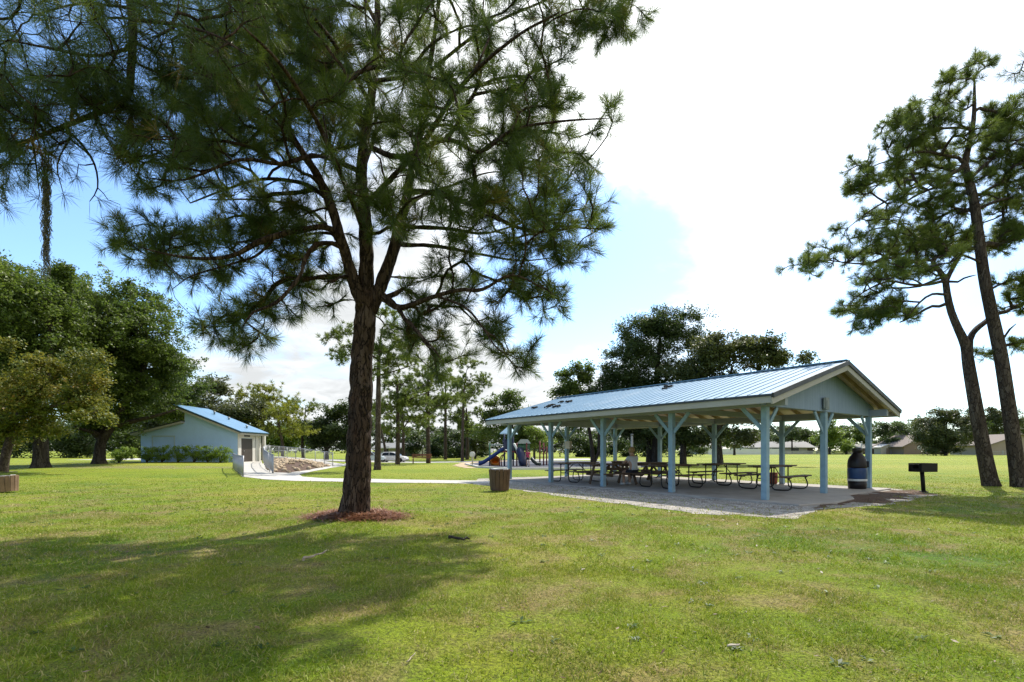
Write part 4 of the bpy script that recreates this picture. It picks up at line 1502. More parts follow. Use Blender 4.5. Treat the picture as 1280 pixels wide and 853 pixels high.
leafy('round_tree', 'light green bushy tree behind the play tower', 668, 574.5,
      [(672, 543, 16, 10), (664, 553, 16, 8), (682, 552, 12, 8)], [[(668, 576, 0, .2), (668, 560, 0, .16), (671, 548, 0, .08)]], 0.3, leaf_bright, cover=3.50, seed=60)
leafy('weeping_tree', 'small grey-green drooping tree left of the play slide', 594, 573.5,
      [(592, 535, 9, 10), (596, 552, 12, 12), (588, 560, 12, 10), (602, 562, 9, 9)], [[(594, 576, 0, .2), (594, 560, 0, .16), (592, 540, 0, .06)]], 0.3, leaf_olive, cover=3.15, seed=62)

# dense dark bank of bushes and far wood
rng_b = np.random.default_rng(77)
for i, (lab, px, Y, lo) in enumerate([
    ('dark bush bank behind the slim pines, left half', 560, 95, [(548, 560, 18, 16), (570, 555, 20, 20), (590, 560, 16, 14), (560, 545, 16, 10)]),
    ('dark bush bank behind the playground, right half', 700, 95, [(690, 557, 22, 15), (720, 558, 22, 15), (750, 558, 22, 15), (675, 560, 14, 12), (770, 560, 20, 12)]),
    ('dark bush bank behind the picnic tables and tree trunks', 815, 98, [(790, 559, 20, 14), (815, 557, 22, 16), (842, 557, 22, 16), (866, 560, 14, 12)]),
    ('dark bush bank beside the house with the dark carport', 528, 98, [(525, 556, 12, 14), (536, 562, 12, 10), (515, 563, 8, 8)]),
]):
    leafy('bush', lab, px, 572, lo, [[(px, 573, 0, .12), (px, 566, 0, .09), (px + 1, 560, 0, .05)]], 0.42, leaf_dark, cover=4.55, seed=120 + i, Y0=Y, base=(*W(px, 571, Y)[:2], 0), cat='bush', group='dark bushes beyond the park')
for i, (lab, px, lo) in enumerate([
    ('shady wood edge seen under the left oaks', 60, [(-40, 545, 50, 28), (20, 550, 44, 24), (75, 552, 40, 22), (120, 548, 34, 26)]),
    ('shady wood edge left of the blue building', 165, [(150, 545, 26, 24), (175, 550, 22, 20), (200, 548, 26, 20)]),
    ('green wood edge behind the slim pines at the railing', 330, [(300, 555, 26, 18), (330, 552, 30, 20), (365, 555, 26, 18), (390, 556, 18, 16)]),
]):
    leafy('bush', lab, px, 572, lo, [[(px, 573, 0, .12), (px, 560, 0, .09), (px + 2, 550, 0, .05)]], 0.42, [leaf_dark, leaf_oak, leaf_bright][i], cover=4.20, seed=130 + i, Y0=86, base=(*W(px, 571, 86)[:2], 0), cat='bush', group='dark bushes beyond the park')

# ---- far right across the field
leafy('shrub', 'big rounded shrub standing alone across the field', 1182, 569,
      [(1182, 535, 30, 20), (1160, 542, 22, 16), (1205, 540, 18, 16), (1182, 555, 26, 13), (1175, 522, 18, 9), (1195, 524, 14, 9), (1150, 550, 10, 8), (1178, 564, 18, 5)],
      [[(1182, 571, 0, .4), (1182, 555, 0, .25), (1182, 535, 0, .1)], [(1181, 568, 0, .2), (1168, 545, 0, .1)]], 0.42, leaf_olive, cover=4.55, seed=140, cat='shrub', Y0=118)
far = [
    ('round dark tree in front of the garden shed', 1112, 160, [(1105, 545, 18, 12), (1125, 545, 16, 12), (1112, 535, 12, 7)], leaf_dark),
    ('tall grey-green tree between the leaning pine trunks', 1246, 175, [(1240, 530, 16, 18), (1256, 532, 15, 18), (1248, 515, 12, 8)], leaf_olive),
    ('dark tree just left of the leaning pine trunk', 1216, 170, [(1210, 520, 14, 10), (1218, 540, 12, 18), (1206, 540, 10, 14)], leaf_dark),
    ('round tree seen between two right pavilion posts', 1037, 150, [(1030, 545, 14, 12), (1048, 543, 14, 14), (1040, 532, 10, 7)], leaf_bright),
    ('dark low tree right of the middle gable post', 1062, 165, [(1062, 540, 14, 12), (1070, 550, 12, 10)], leaf_oak),
    ('yellow-green bush beside the bottle-shaped bin', 1058, 150, [(1058, 557, 10, 7), (1050, 560, 8, 5)], leaf_bright),
    ('small dark oak in front of the white fence', 918, 130, [(912, 548, 16, 10), (926, 550, 12, 10), (918, 540, 10, 6)], leaf_oak),
    ('leafy tree behind the near corner post', 990, 170, [(985, 540, 16, 10), (1005, 543, 12, 10), (970, 548, 10, 7)], leaf_dark),
    ('distant tree above the grey houses under the roof', 945, 185, [(950, 545, 14, 8), (935, 548, 10, 7)], leaf_dark),
    ('tree behind the far right house roof', 1282, 185, [(1275, 540, 12, 14), (1292, 535, 16, 16)], leaf_olive),
    ('low dark tree behind the brown gabled house', 1150, 190, [(1140, 534, 16, 8), (1158, 530, 14, 9), (1125, 535, 12, 7)], leaf_oak),
]
for i, (lab, px, Y, lo, mt) in enumerate(far):
    b = W(px, 570, Y)
    yb = HY + F * CAMH / Y
    leafy('round_tree', lab, px, yb, lo, [[(px, yb + 1, 0, .35), (px, yb - 6, 0, .28), (px, lo[0][1], 0, .12)]], 0.55, mt, cover=4.20, seed=150 + i, Y0=Y, base=(b.x, Y, 0), group='trees across the field')


def far_wood():
    """the distant wooded rim: one mass of leaves"""
    rng = np.random.default_rng(3)
    P = []
    for px in np.arange(-500, 1800, 4.0):
        Y = 230 + 25 * mnoise.noise((px * 0.01, 0, 0))
        h = 11 + 6.5 * mnoise.noise((px * 0.021, 3, 0)) + 3 * mnoise.noise((px * 0.09, 5, 0))
        if px < 560:
            h += 2.5
        n = 26
        x = (px - CX) / F * Y + rng.normal(0, 1.0, n)
        P.append(np.stack([x, Y + rng.normal(0, 4, n), rng.uniform(0, 1, n) ** 0.6 * max(h, 3)], 1))
    P = np.vstack(P)
    v, p, at = leaves(P, 14, 1.3, 1.1, rng, 0.8, 0.5)
    o = np_mesh('treeline', v, p, leaf_dark, attr=at)
    tag(o, 'far wooded rim beyond the field and houses', 'woods', kind='stuff')


far_wood()

# ================================================================== pavilion
PG = math.atan2(GD.y, GD.x)          # turn of the local frame: x = across, y = along the ridge


def corrugated_roof():
    m, nt, out = new_mat('roof_metal')
    t = NT(nt)
    v = t.obj()
    f = t.noise(t.mapping(v, (0.35, 2.5, 0.35)), 2.0, 6, 0.6)
    g = t.noise(v, 0.7, 5, 0.65, 0.5)
    c = t.ramp(f, [(0.3, (0.16, 0.28, 0.40)), (0.7, (0.24, 0.37, 0.49))])
    c = t.mix(t.mrange(g, 0.5, 0.75, 0, 0.5), c, (0.38, 0.47, 0.55))
    spots = t.noise(t.mapping(v, (1, 1, 1), (4, 4, 0)), 5.5, 4, 0.6)
    c = t.mix(t.mrange(spots, 0.66, 0.74, 0, 0.5), c, (0.16, 0.17, 0.17))
    t.l(t.principled(c, t.mrange(f, .3, .7, 0.50, 0.62), 0.0, None, 0.12), out.inputs['Surface'])
    return m


roof_metal = corrugated_roof()
post_blue = M('post_paint', (0.225, 0.345, 0.425), 0.6, 0, 0.16, 5, 0.15, 0.3, dirt=(0.19, 0.27, 0.29))
beam_blue = M('beam_paint', (0.29, 0.335, 0.385), 0.6, 0, 0.10, 3, 0.1, 0.3, dirt=(0.24, 0.31, 0.31))
trim_cream = M('trim_cream', (0.37, 0.365, 0.345), 0.65, 0, 0.08, 2, 0.1, 0.3, dirt=(0.36, 0.34, 0.28))
drip_dark = M('drip_edge', (0.045, 0.052, 0.060), 0.5, 0.3, 0.2, 3)
soffit = M('soffit_boards', (0.52, 0.455, 0.35), 0.75, 0, 0.12, 2, 0.1, 0.2)
rafter_wood = M('rafter_wood', (0.34, 0.26, 0.17), 0.75, 0, 0.2, 3, 0.15, 0.2)


def siding_mat():
    m, nt, out = new_mat('gable_siding')
    t = NT(nt)
    v = t.obj()
    sep = t.n('ShaderNodeSeparateXYZ')
    t.l(v, sep.inputs[0])
    fr = t.math('FRACT', t.math('MULTIPLY', sep.outputs['X'], 1 / 0.155))
    gr = t.math('LESS_THAN', fr, 0.09)
    f = t.noise(t.mapping(v, (3, 3, 0.6)), 2.5, 5, 0.6)
    c = t.ramp(f, [(0.3, (0.205, 0.285, 0.400)), (0.7, (0.245, 0.330, 0.455))])
    c = t.mix(t.math('MULTIPLY', gr, 0.45), c, (0.13, 0.22, 0.27))
    t.l(t.principled(c, 0.65, 0, t.bump(t.math('MULTIPLY', gr, -1.0), 0.6, 0.01), 0.3), out.inputs['Surface'])
    return m


def pavilion():
    root = empty('picnic_pavilion', P0, PG, 'open picnic pavilion with a pale blue metal gable roof on light blue posts', 'pavilion')
    W2, LN = 2 * HALF, 4 * BAY
    EO, GO = 0.86, 0.62
    ZR, ZE = 3.80, 2.62               # ridge and eave (top of the metal)
    sl = (ZR - ZE) / (HALF + EO)
    def zr(u):
        return ZR - sl * abs(u - HALF)
    # metal skin, one folded sheet of real thickness with raised seams
    mb = MB()
    y0, y1 = -GO, LN + GO
    th = 0.03
    e0, e1 = -EO, W2 + EO
    prof = [(e0, zr(e0)), (HALF, ZR), (e1, zr(e1)), (e1, zr(e1) - th), (HALF, ZR - th), (e0, zr(e0) - th)]
    mb.prism(prof, (0, y0, 0), (1, 0, 0), (0, 0, 1), (0, 1, 0), y1 - y0)
    n = 42
    for i in range(n + 1):
        y = y0 + 0.02 + (y1 - y0 - 0.04) * i / n
        for a, b in ((e0, HALF), (e1, HALF)):
            mb.beam((a, y, zr(a) + 0.008), (b, y, ZR + 0.008), 0.022, 0.018)
    mb.beam((HALF, y0 - .005, ZR + 0.03), (HALF, y1 + .005, ZR + 0.03), 0.26, 0.02)
    mb.build('roof', roof_metal, root)
    # soffit sheathing under the metal
    mb = MB()
    t2 = 0.022
    i0, i1 = e0 + 0.05, e1 - 0.05
    prof = [(i0, zr(i0) - th - .002), (HALF, ZR - th - .002), (i1, zr(i1) - th - .002), (i1, zr(i1) - th - t2), (HALF, ZR - th - t2), (i0, zr(i0) - th - t2)]
    mb.prism(prof, (0, y0 + .05, 0), (1, 0, 0), (0, 0, 1), (0, 1, 0), y1 - y0 - .1)
    mb.build('ceiling', soffit, root)
    # rafters
    k = 19
    for i in range(k):
        y = y0 + 0.35 + (y1 - y0 - 0.7) * i / (k - 1)
        for a, b in ((i0 + 0.06, HALF - .02), (i1 - .06, HALF + .02)):
            r = MB().beam((a, y, zr(a) - th - t2 - .072), (b, y, zr(b) - th - t2 - .072), 0.045, 0.14)
            r.build('rafter', rafter_wood, root)
    # eave fascia, dark drip edge above it
    for e, sgn in ((e0, 1), (e1, -1)):
        x = e + 0.03 * sgn
        MB().beam((x, y0 + .05, zr(e) - 0.125), (x, y1 - .05, zr(e) - 0.125), 0.04, 0.18, (0, 0, 1)).build('fascia', trim_cream, root)
        MB().beam((x - .022 * sgn, y0 + .01, zr(e) - 0.036), (x - .022 * sgn, y1 - .01, zr(e) - 0.036), 0.05, 0.05).build('gutter', drip_dark, root)
    # rakes of both gables
    for y, sg in ((y0, -1), (y1, 1)):
        for a in (e0, e1):
            r = MB().beam((a, y - sg * .03, zr(a) - .175), (HALF, y - sg * .03, ZR - .175), 0.04, 0.15)
            r.build('rake_board', trim_cream, root)
            r = MB().beam((a, y - sg * .0 + sg * .004, zr(a) - .045), (HALF, y + sg * .004, ZR - .045), 0.05, 0.115)
            r.build('rake_edge', drip_dark, root)
    # gable panels
    zb = 2.42
    for y in (-0.03, LN + 0.03):
        a, b = -0.30, W2 + 0.30
        poly = [(a, zb), (b, zb), (b, zr(b) - .075), (HALF, ZR - .075), (a, zr(a) - .075)]
        MB().prism(poly, (0, y - .02, 0), (1, 0, 0), (0, 0, 1), (0, 1, 0), 0.04).build('gable_panel', siding, root)
    # long beams and cross beams
    for u in (0, W2):
        MB().beam((u, -GO + .1, 2.51), (u, LN + GO - .1, 2.51), 0.13, 0.22).build('beam', beam_blue, root)
    for y in (.09, LN - .09):
        MB().beam((.07, y, 2.52), (W2 - .07, y, 2.52), 0.09, 0.2).build('beam', beam_blue, root)
    for y in (BAY, 2 * BAY, 3 * BAY):
        MB().beam((.07, y, 2.51), (W2 - .07, y, 2.51), 0.08, 0.17).build('tie_beam', beam_blue, root)
    # posts with their Y braces
    ps = [(0, j) for j in range(5)] + [(1, 0), (1, 4)] + [(2, j) for j in range(5)]
    for (i, j) in ps:
        u, y = i * HALF, j * BAY
        p = MB()
        p.box((0, 0, 2.40 / 2 + SLAB / 2), (0.150, 0.150, 2.40 - SLAB))
        po = p.build('post', post_blue, root, (u, y, 0), bevel=0.008)
        b = []
        if i != 1:
            if j > 0 or True:
                b += [(0, d_) for d_ in (-1, 1) if not (j == 0 and d_ < 0) and not (j == 4 and d_ > 0)]
            if j in (0, 4):
                b += [(1 if i == 0 else -1, 0)]
        else:
            b += [(1, 0), (-1, 0)]
        for dx, dy in b:
            q = MB().beam((dx * .06, dy * .06, 1.82), (dx * .60, dy * .60, 2.40), 0.045, 0.10)
            q.build('brace', post_blue, po, bevel=0.004)
    # grey electrical box on the middle of the near gable
    MB().box((0, 0, 0), (0.22, 0.10, 0.34)).box((0, -.055, -.02), (0.15, 0.02, 0.22)).box((-.15, -.01, .02), (.05, .05, .3)).build('electrical_box', M('box_grey', (0.20, 0.24, 0.25), 0.5, 0.3, 0.15, 5), root, (HALF - .12, -.105, 2.64), bevel=0.01)
    bx = MB().box((0, 0, 0), (0.16, 0.34, 0.36)).build('switch_box', M('box_tan', (0.40, 0.36, 0.28), 0.6, 0.1, 0.15, 5), root, (HALF, LN - .12, 1.55), bevel=0.01)
    # thin conduit on the near corner post
    MB().tube([(0.085, 0.02, 0.1), (0.085, 0.02, 2.3)], 0.012, 6).build('conduit', M('box_grey', (0.2, .24, .25)), root)
    return root


siding = siding_mat()
pavilion()

# fallen twigs and leaf mats lying on the roof
litter = M('roof_litter', (0.030, 0.028, 0.024), 0.9, 0, 0.4, 20, 0.4, 0.1)
def roof_point(u, v, dz=0.03):
    zr = 3.80 - (3.80 - 2.62) / (HALF + 0.86) * abs(u - HALF)
    return PV(u, v, zr + dz)


for lab, spots in (
    ('scattered mats of dark leaf litter on the far left end of the pavilion roof', [(1.05, 9.6, .5, .12), (0.62, 9.35, .45, .10), (1.55, 9.0, .5, .11), (0.55, 8.6, .5, .12), (0.85, 10.5, .4, .08), (1.7, 9.7, .35, .07)]),
    ('small dark twigs lying near the middle of the pavilion roof ridge', [(2.3, 4.55, .25, .07), (2.5, 4.9, .22, .05), (1.95, 4.5, .25, .05)])):
    o0 = roof_point(spots[0][0], spots[0][1])
    mb = MB()
    rr = random.Random(4)
    for u, v, L, w in spots:
        for k in range(9):
            a = roof_point(u + rr.uniform(-w, w), v + rr.uniform(-L, L) * .5, 0.035) - o0
            b = roof_point(u + rr.uniform(-w, w), v + rr.uniform(-L, L) * .5, 0.045) - o0
            mb.tube([a, (a + b) / 2 + Vector((0, 0, .02)), b], [.02, .035, .015], 5)
    tag(mb.build('leaf_litter', litter, None, o0), lab, 'leaf litter', 'litter on the pavilion roof')

# ================================================================== picnic tables
table_wood = M('table_wood', (0.120, 0.078, 0.052), 0.7, 0, 0.3, 4, 0.3, 0.3, dirt=(0.055, 0.038, 0.03))
table_worn = M('table_wood_worn', (0.23, 0.175, 0.125), 0.75, 0, 0.3, 4, 0.3, 0.3, dirt=(0.12, 0.085, 0.06))
pipe_black = M('black_pipe', (0.018, 0.017, 0.017), 0.45, 0.4, 0.2, 6)


def planks(mb, x0, x1, y0, y1, z, n, t=0.04, gap=0.012):
    w = (y1 - y0 + gap) / n
    for i in range(n):
        a = y0 + i * w
        mb.box(((x0 + x1) / 2, a + (w - gap) / 2, z), (x1 - x0, w - gap, t))


def pipe_table(loc, rot, label, top_mat=table_wood):
    """long axis = x; pipe frame bent into loops under both benches"""
    r = empty('picnic_table', loc, rot, label, 'picnic table', 'picnic tables under the pavilion')
    mb = MB(); planks(mb, -.95, .95, -.37, .37, .75, 5); mb.build('tabletop', top_mat, r, bevel=.004)
    for s in (-1, 1):
        mb = MB(); planks(mb, -.95, .95, s * .68 - .13, s * .68 + .13, .44, 2); mb.build('seat', top_mat, r, bevel=.004)
    for x in (-.62, .62):
        mb = MB()
        for s in (-1, 1):
            c = []
            # post under the top, down to the floor, out beneath the bench and up to it
            for y, z in ((.22, .72), (.22, .30), (.225, .16), (.25, .075), (.31, .032), (.42, .027), (.58, .027), (.70, .035), (.775, .08), (.80, .16), (.785, .26), (.74, .36), (.72, .415)):
                c.append((x, s * y, z))
            mb.tube(c, .021, 8)
            mb.tube([(x, s * .60, .408), (x, s * .80, .408)], .02, 6)
        mb.tube([(x, -.34, .715), (x, .34, .715)], .02, 6)
        mb.tube([(x, -.22, .36), (x, .22, .36)], .018, 6)
        mb.build('frame', pipe_black, r)
        mb = MB(); mb.tube([(x * .97, 0, .37), (x * .25, 0, .70)], .016, 6); mb.build('brace', pipe_black, r)
    return r


def wood_table(loc, rot, label):
    r = empty('picnic_table', loc, rot, label, 'picnic table', 'picnic tables under the pavilion')
    mb = MB(); planks(mb, -.95, .95, -.38, .38, .75, 5); mb.build('tabletop', table_wood, r, bevel=.004)
    for s in (-1, 1):
        mb = MB(); planks(mb, -.95, .95, s * .66 - .14, s * .66 + .14, .43, 2); mb.build('seat', table_wood, r, bevel=.004)
    for x in (-.65, .65):
        for s in (-1, 1):
            mb = MB(); mb.beam((x, s * .22, .73), (x, s * .52, .02), .05, .10, (0, 1, 0.3)); mb.build('leg', table_wood, r, bevel=.004)
        mb = MB(); mb.beam((x + .045, -.80, .375), (x + .045, .80, .375), .04, .10); mb.build('seat_support', table_wood, r, bevel=.004)
        mb = MB(); mb.beam((x, -.36, .695), (x, .36, .695), .04, .07); mb.build('top_support', table_wood, r, bevel=.004)
        mb = MB(); mb.beam((x * .9, 0, .38), (x * .2, 0, .70), .04, .08); mb.build('brace', table_wood, r, bevel=.004)
    return r


TD = math.atan2(GD.y, GD.x)
def slabpt(px, py):
    Y = F * (CAMH - SLAB) / (py - HY)
    return ((px - CX) / F * Y, Y, SLAB)


pipe_table(slabpt(966, 611.5), TD + R(4), 'pipe-framed table nearest the front corner post, with curved black legs')
pipe_table(slabpt(902, 605.5), TD - R(3), 'pipe-framed table standing before the fourth back post, half behind the nearer one')
pipe_table(slabpt(838, 609.5), TD - R(8), 'dark table with looping pipe legs standing behind the second front post', table_wood)
wood_table(slabpt(766, 606.0), TD - R(10), 'wooden A-legged table at the left end, one person seated at it')
wood_table(slabpt(812, 602.5), TD + R(6), 'wooden A-legged table just right of the seated person')
pipe_table(slabpt(720, 602.2), TD + R(2), 'far left table whose top barely shows behind the front posts', table_worn)
wood_table((*G(775, 596)[:2], 0.0), TD + R(40), 'small far table on the grass beyond the seated person')

# red fire-brick coloured post base / bucket seen under the right table
MB().lathe([(0.11, 0), (0.15, .02), (0.165, .25), (0.17, .42), (0.155, .42), (0.15, .30)], (0, 0, 0), 16).build('fb', M('rust_red', (0.22, 0.065, 0.035), .7, 0, .25, 5), None, slabpt(966, 605))
fb = bpy.data.objects['fb']; fb.name = 'bucket'
tag(fb, 'rusty red bucket on the floor behind the right-hand pipe table', 'bucket')

# ================================================================== bins, grill
slat_wood = M('bin_slats', (0.115, 0.070, 0.045), 0.75, 0, 0.3, 5, 0.3, 0.25)
slat_pale = M('bin_slats_pale', (0.21, 0.135, 0.085), 0.75, 0, 0.25, 5, 0.3, 0.25)


def slat_bin(loc, label, mat, r0=.29, r1=.345, h=.80, n=16, tilt=0):
    r = empty('litter_bin', loc, 0, label, 'litter bin', 'slatted wooden litter bins')
    r.rotation_euler = (0, tilt, 0.2)
    for k in range(n):
        a = 2 * math.pi * k / n
        mb = MB()
        d = Vector((math.cos(a), math.sin(a), 0))
        mb.beam(d * r0 + Vector((0, 0, .03)), d * r1 + Vector((0, 0, h - (0.015 if k % 3 else 0))), 2 * math.pi * r1 / n * .86, .025, d)
        mb.build('slat', mat, r, bevel=.004)
    mb = MB()
    for z, rr in ((.14, r0 - .015 + .01), (.62, r1 - .028)):
        mb.tube([(math.cos(2 * math.pi * k / 24) * rr, math.sin(2 * math.pi * k / 24) * rr, z) for k in range(24)], .012, 6, closed=True)
    mb.build('hoop', pipe_black, r)
    mb = MB().lathe([(0.02, .03), (r0 - .06, .03), (r1 - .07, h - .04), (r1 - .055, h + .012), (r1 - .075, h + .012), (r0 - .07, .06), (0.02, .05)], (0, 0, 0), 24)
    mb.build('liner', M('bin_liner', (0.45, 0.45, 0.43), .4, 0, .1, 6), r)
    return r


g = G(624.5, 614); slat_bin((g.x, g.y, g.z), 'dark brown slatted bin beside the left end of the pavilion', slat_wood, .28, .335, .71)
g = G(7, 616); slat_bin((g.x, g.y, g.z), 'paler, tilted slatted bin under the yellowing tree at the left edge', slat_pale, (.27), .31, .52, 16, R(-4))


def bottle_bin():
    x, y, z = slabpt(1071.5, 611)
    r = empty('bottle_shaped_bin', (x, y, z), R(-20), 'tall bottle-shaped litter bin with a blue label, beside the back right post', 'litter bin')
    r.scale = (.78, .78, .84)
    k = 1.0
    dark = M('bottle_brown', (0.012, 0.009, 0.010), .4, 0, .1, 4, 0, .3)
    body = [(0.30, 0.0), (0.325, .02), (0.335, .16), (0.34, .30)]
    MB().lathe(body, (0, 0, 0), 28).build('base', dark, r)
    MB().lathe([(0.345, .30), (0.35, .31), (0.35, .37), (0.345, .38)], (0, 0, 0), 28).build('band', M('bottle_white', (0.60, .60, .58), .5, 0, .1, 5), r)
    MB().lathe([(0.343, .38), (0.347, .40), (0.35, .60), (0.348, .78), (0.343, .80)], (0, 0, 0), 28).build('label_band', M('bottle_blue', (0.014, 0.045, 0.13), .35, 0, .2, 4), r)
    MB().lathe([(0.343, .80), (0.347, .86), (0.34, 1.02), (0.315, 1.14), (0.262, 1.25), (0.195, 1.32), (0.165, 1.36), (0.16, 1.40)], (0, 0, 0), 28).build('shoulder', dark, r)
    MB().lathe([(0.165, 1.40), (0.182, 1.41), (0.185, 1.50), (0.180, 1.545), (0.15, 1.57), (0.02, 1.58)], (0, 0, 0), 24).build('cap', M('bottle_cap', (0.014, .012, .012), .45, 0, .2, 6), r)
    MB().box((.30, -.12, .95), (.16, .03, .24), rz(R(-20))).build('flap', dark, r, bevel=.01)
    return r


bottle_bin()


def grill():
    g = G(1153.5, 615.5)
    r = empty('barbecue_grill', (g.x, g.y, g.z), R(12), 'black box barbecue grill on a single leaning post in the grass', 'grill')
    steel = M('grill_steel', (0.016, 0.015, 0.015), .6, .5, .3, 6, .2, .3)
    MB().tube([(0.03, 0, 0), (0.0, 0, .35), (-.03, 0, .62)], .055, 10).lathe([(.12, 0), (.12, .02), (.06, .05)], (0.03, 0, 0), 12).build('post', steel, r)
    b = MB()
    w, d, h, t = .60, .40, .26, .016
    z0 = .64
    b.box((0, 0, z0), (w, d, t)).box((0, d / 2, z0 + h / 2), (w, t, h)).box((0, -d / 2, z0 + h / 2), (w, t, h)).box((w / 2, 0, z0 + h / 2), (t, d + .014, h))
    # left end is open with a pale gap
    b.box((-w / 2, d * .32, z0 + h / 2), (t, d * .36, h)).box((-w / 2, -d * .40, z0 + h / 2), (t, d * .2, h)).box((-w / 2 + .003, 0, z0 + .05), (t, d * .8, .1))
    b.build('firebox', steel, r, bevel=.004)
    gm = MB()
    for i in range(16):
        y = -d / 2 + .04 + i * (d - .08) / 15
        gm.tube([(-w / 2 + .03, y, z0 + h - .05), (w / 2 - .03, y, z0 + h - .05)], .006, 5)
    for x in (-.25, .25):
        gm.tube([(x, -d / 2 + .03, z0 + h - .058), (x, d / 2 - .03, z0 + h - .058)], .008, 5)
    gm.build('grate', steel, r)
    MB().tube([(-w / 2 - .005, -.1, z0 + .22), (-w / 2 - .1, -.1, z0 + .22), (-w / 2 - .1, .1, z0 + .22), (-w / 2 - .005, .1, z0 + .22)], .01, 6).build('handle', steel, r)


grill()

# ================================================================== people
skin_mat = M('skin', (0.42, 0.25, 0.18), .55, 0, .06, 5, 0, .4)


def skinned(name, verts, edges, rad, mat, parent, sub=2, extra=None, loc=(0, 0, 0), rotz=0):
    """one continuous surface grown over a skeleton of joints"""
    me = bpy.data.meshes.new('tmp_skin')
    me.from_pydata(verts, edges, [])
    o = bpy.data.objects.new('tmp_skin', me)
    COL.objects.link(o)
    m = o.modifiers.new('skin', 'SKIN')
    m.use_smooth_shade = True
    o.modifiers.new('sub', 'SUBSURF').levels = sub
    for i, v in enumerate(me.skin_vertices[0].data):
        v.radius = (rad[i], rad[i])
        v.use_root = (i == 0)
    dg = bpy.context.evaluated_depsgraph_get()
    m2 = bpy.data.meshes.new_from_object(o.evaluated_get(dg))
    bpy.data.objects.remove(o)
    bpy.data.meshes.remove(me)
    if extra is not None:
        bm = bmesh.new()
        bm.from_mesh(m2)
        t = bpy.data.meshes.new('t')
        t.from_pydata(extra.v, [], extra.f)
        bm.from_mesh(t)
        bm.to_mesh(m2)
        bm.free()
        bpy.data.meshes.remove(t)
    m2.materials.clear()
    m2.materials.append(mat)
    for p in m2.polygons:
        p.use_smooth = True
    o = bpy.data.objects.new(name, m2)
    COL.objects.link(o)
    o.parent = parent
    return o


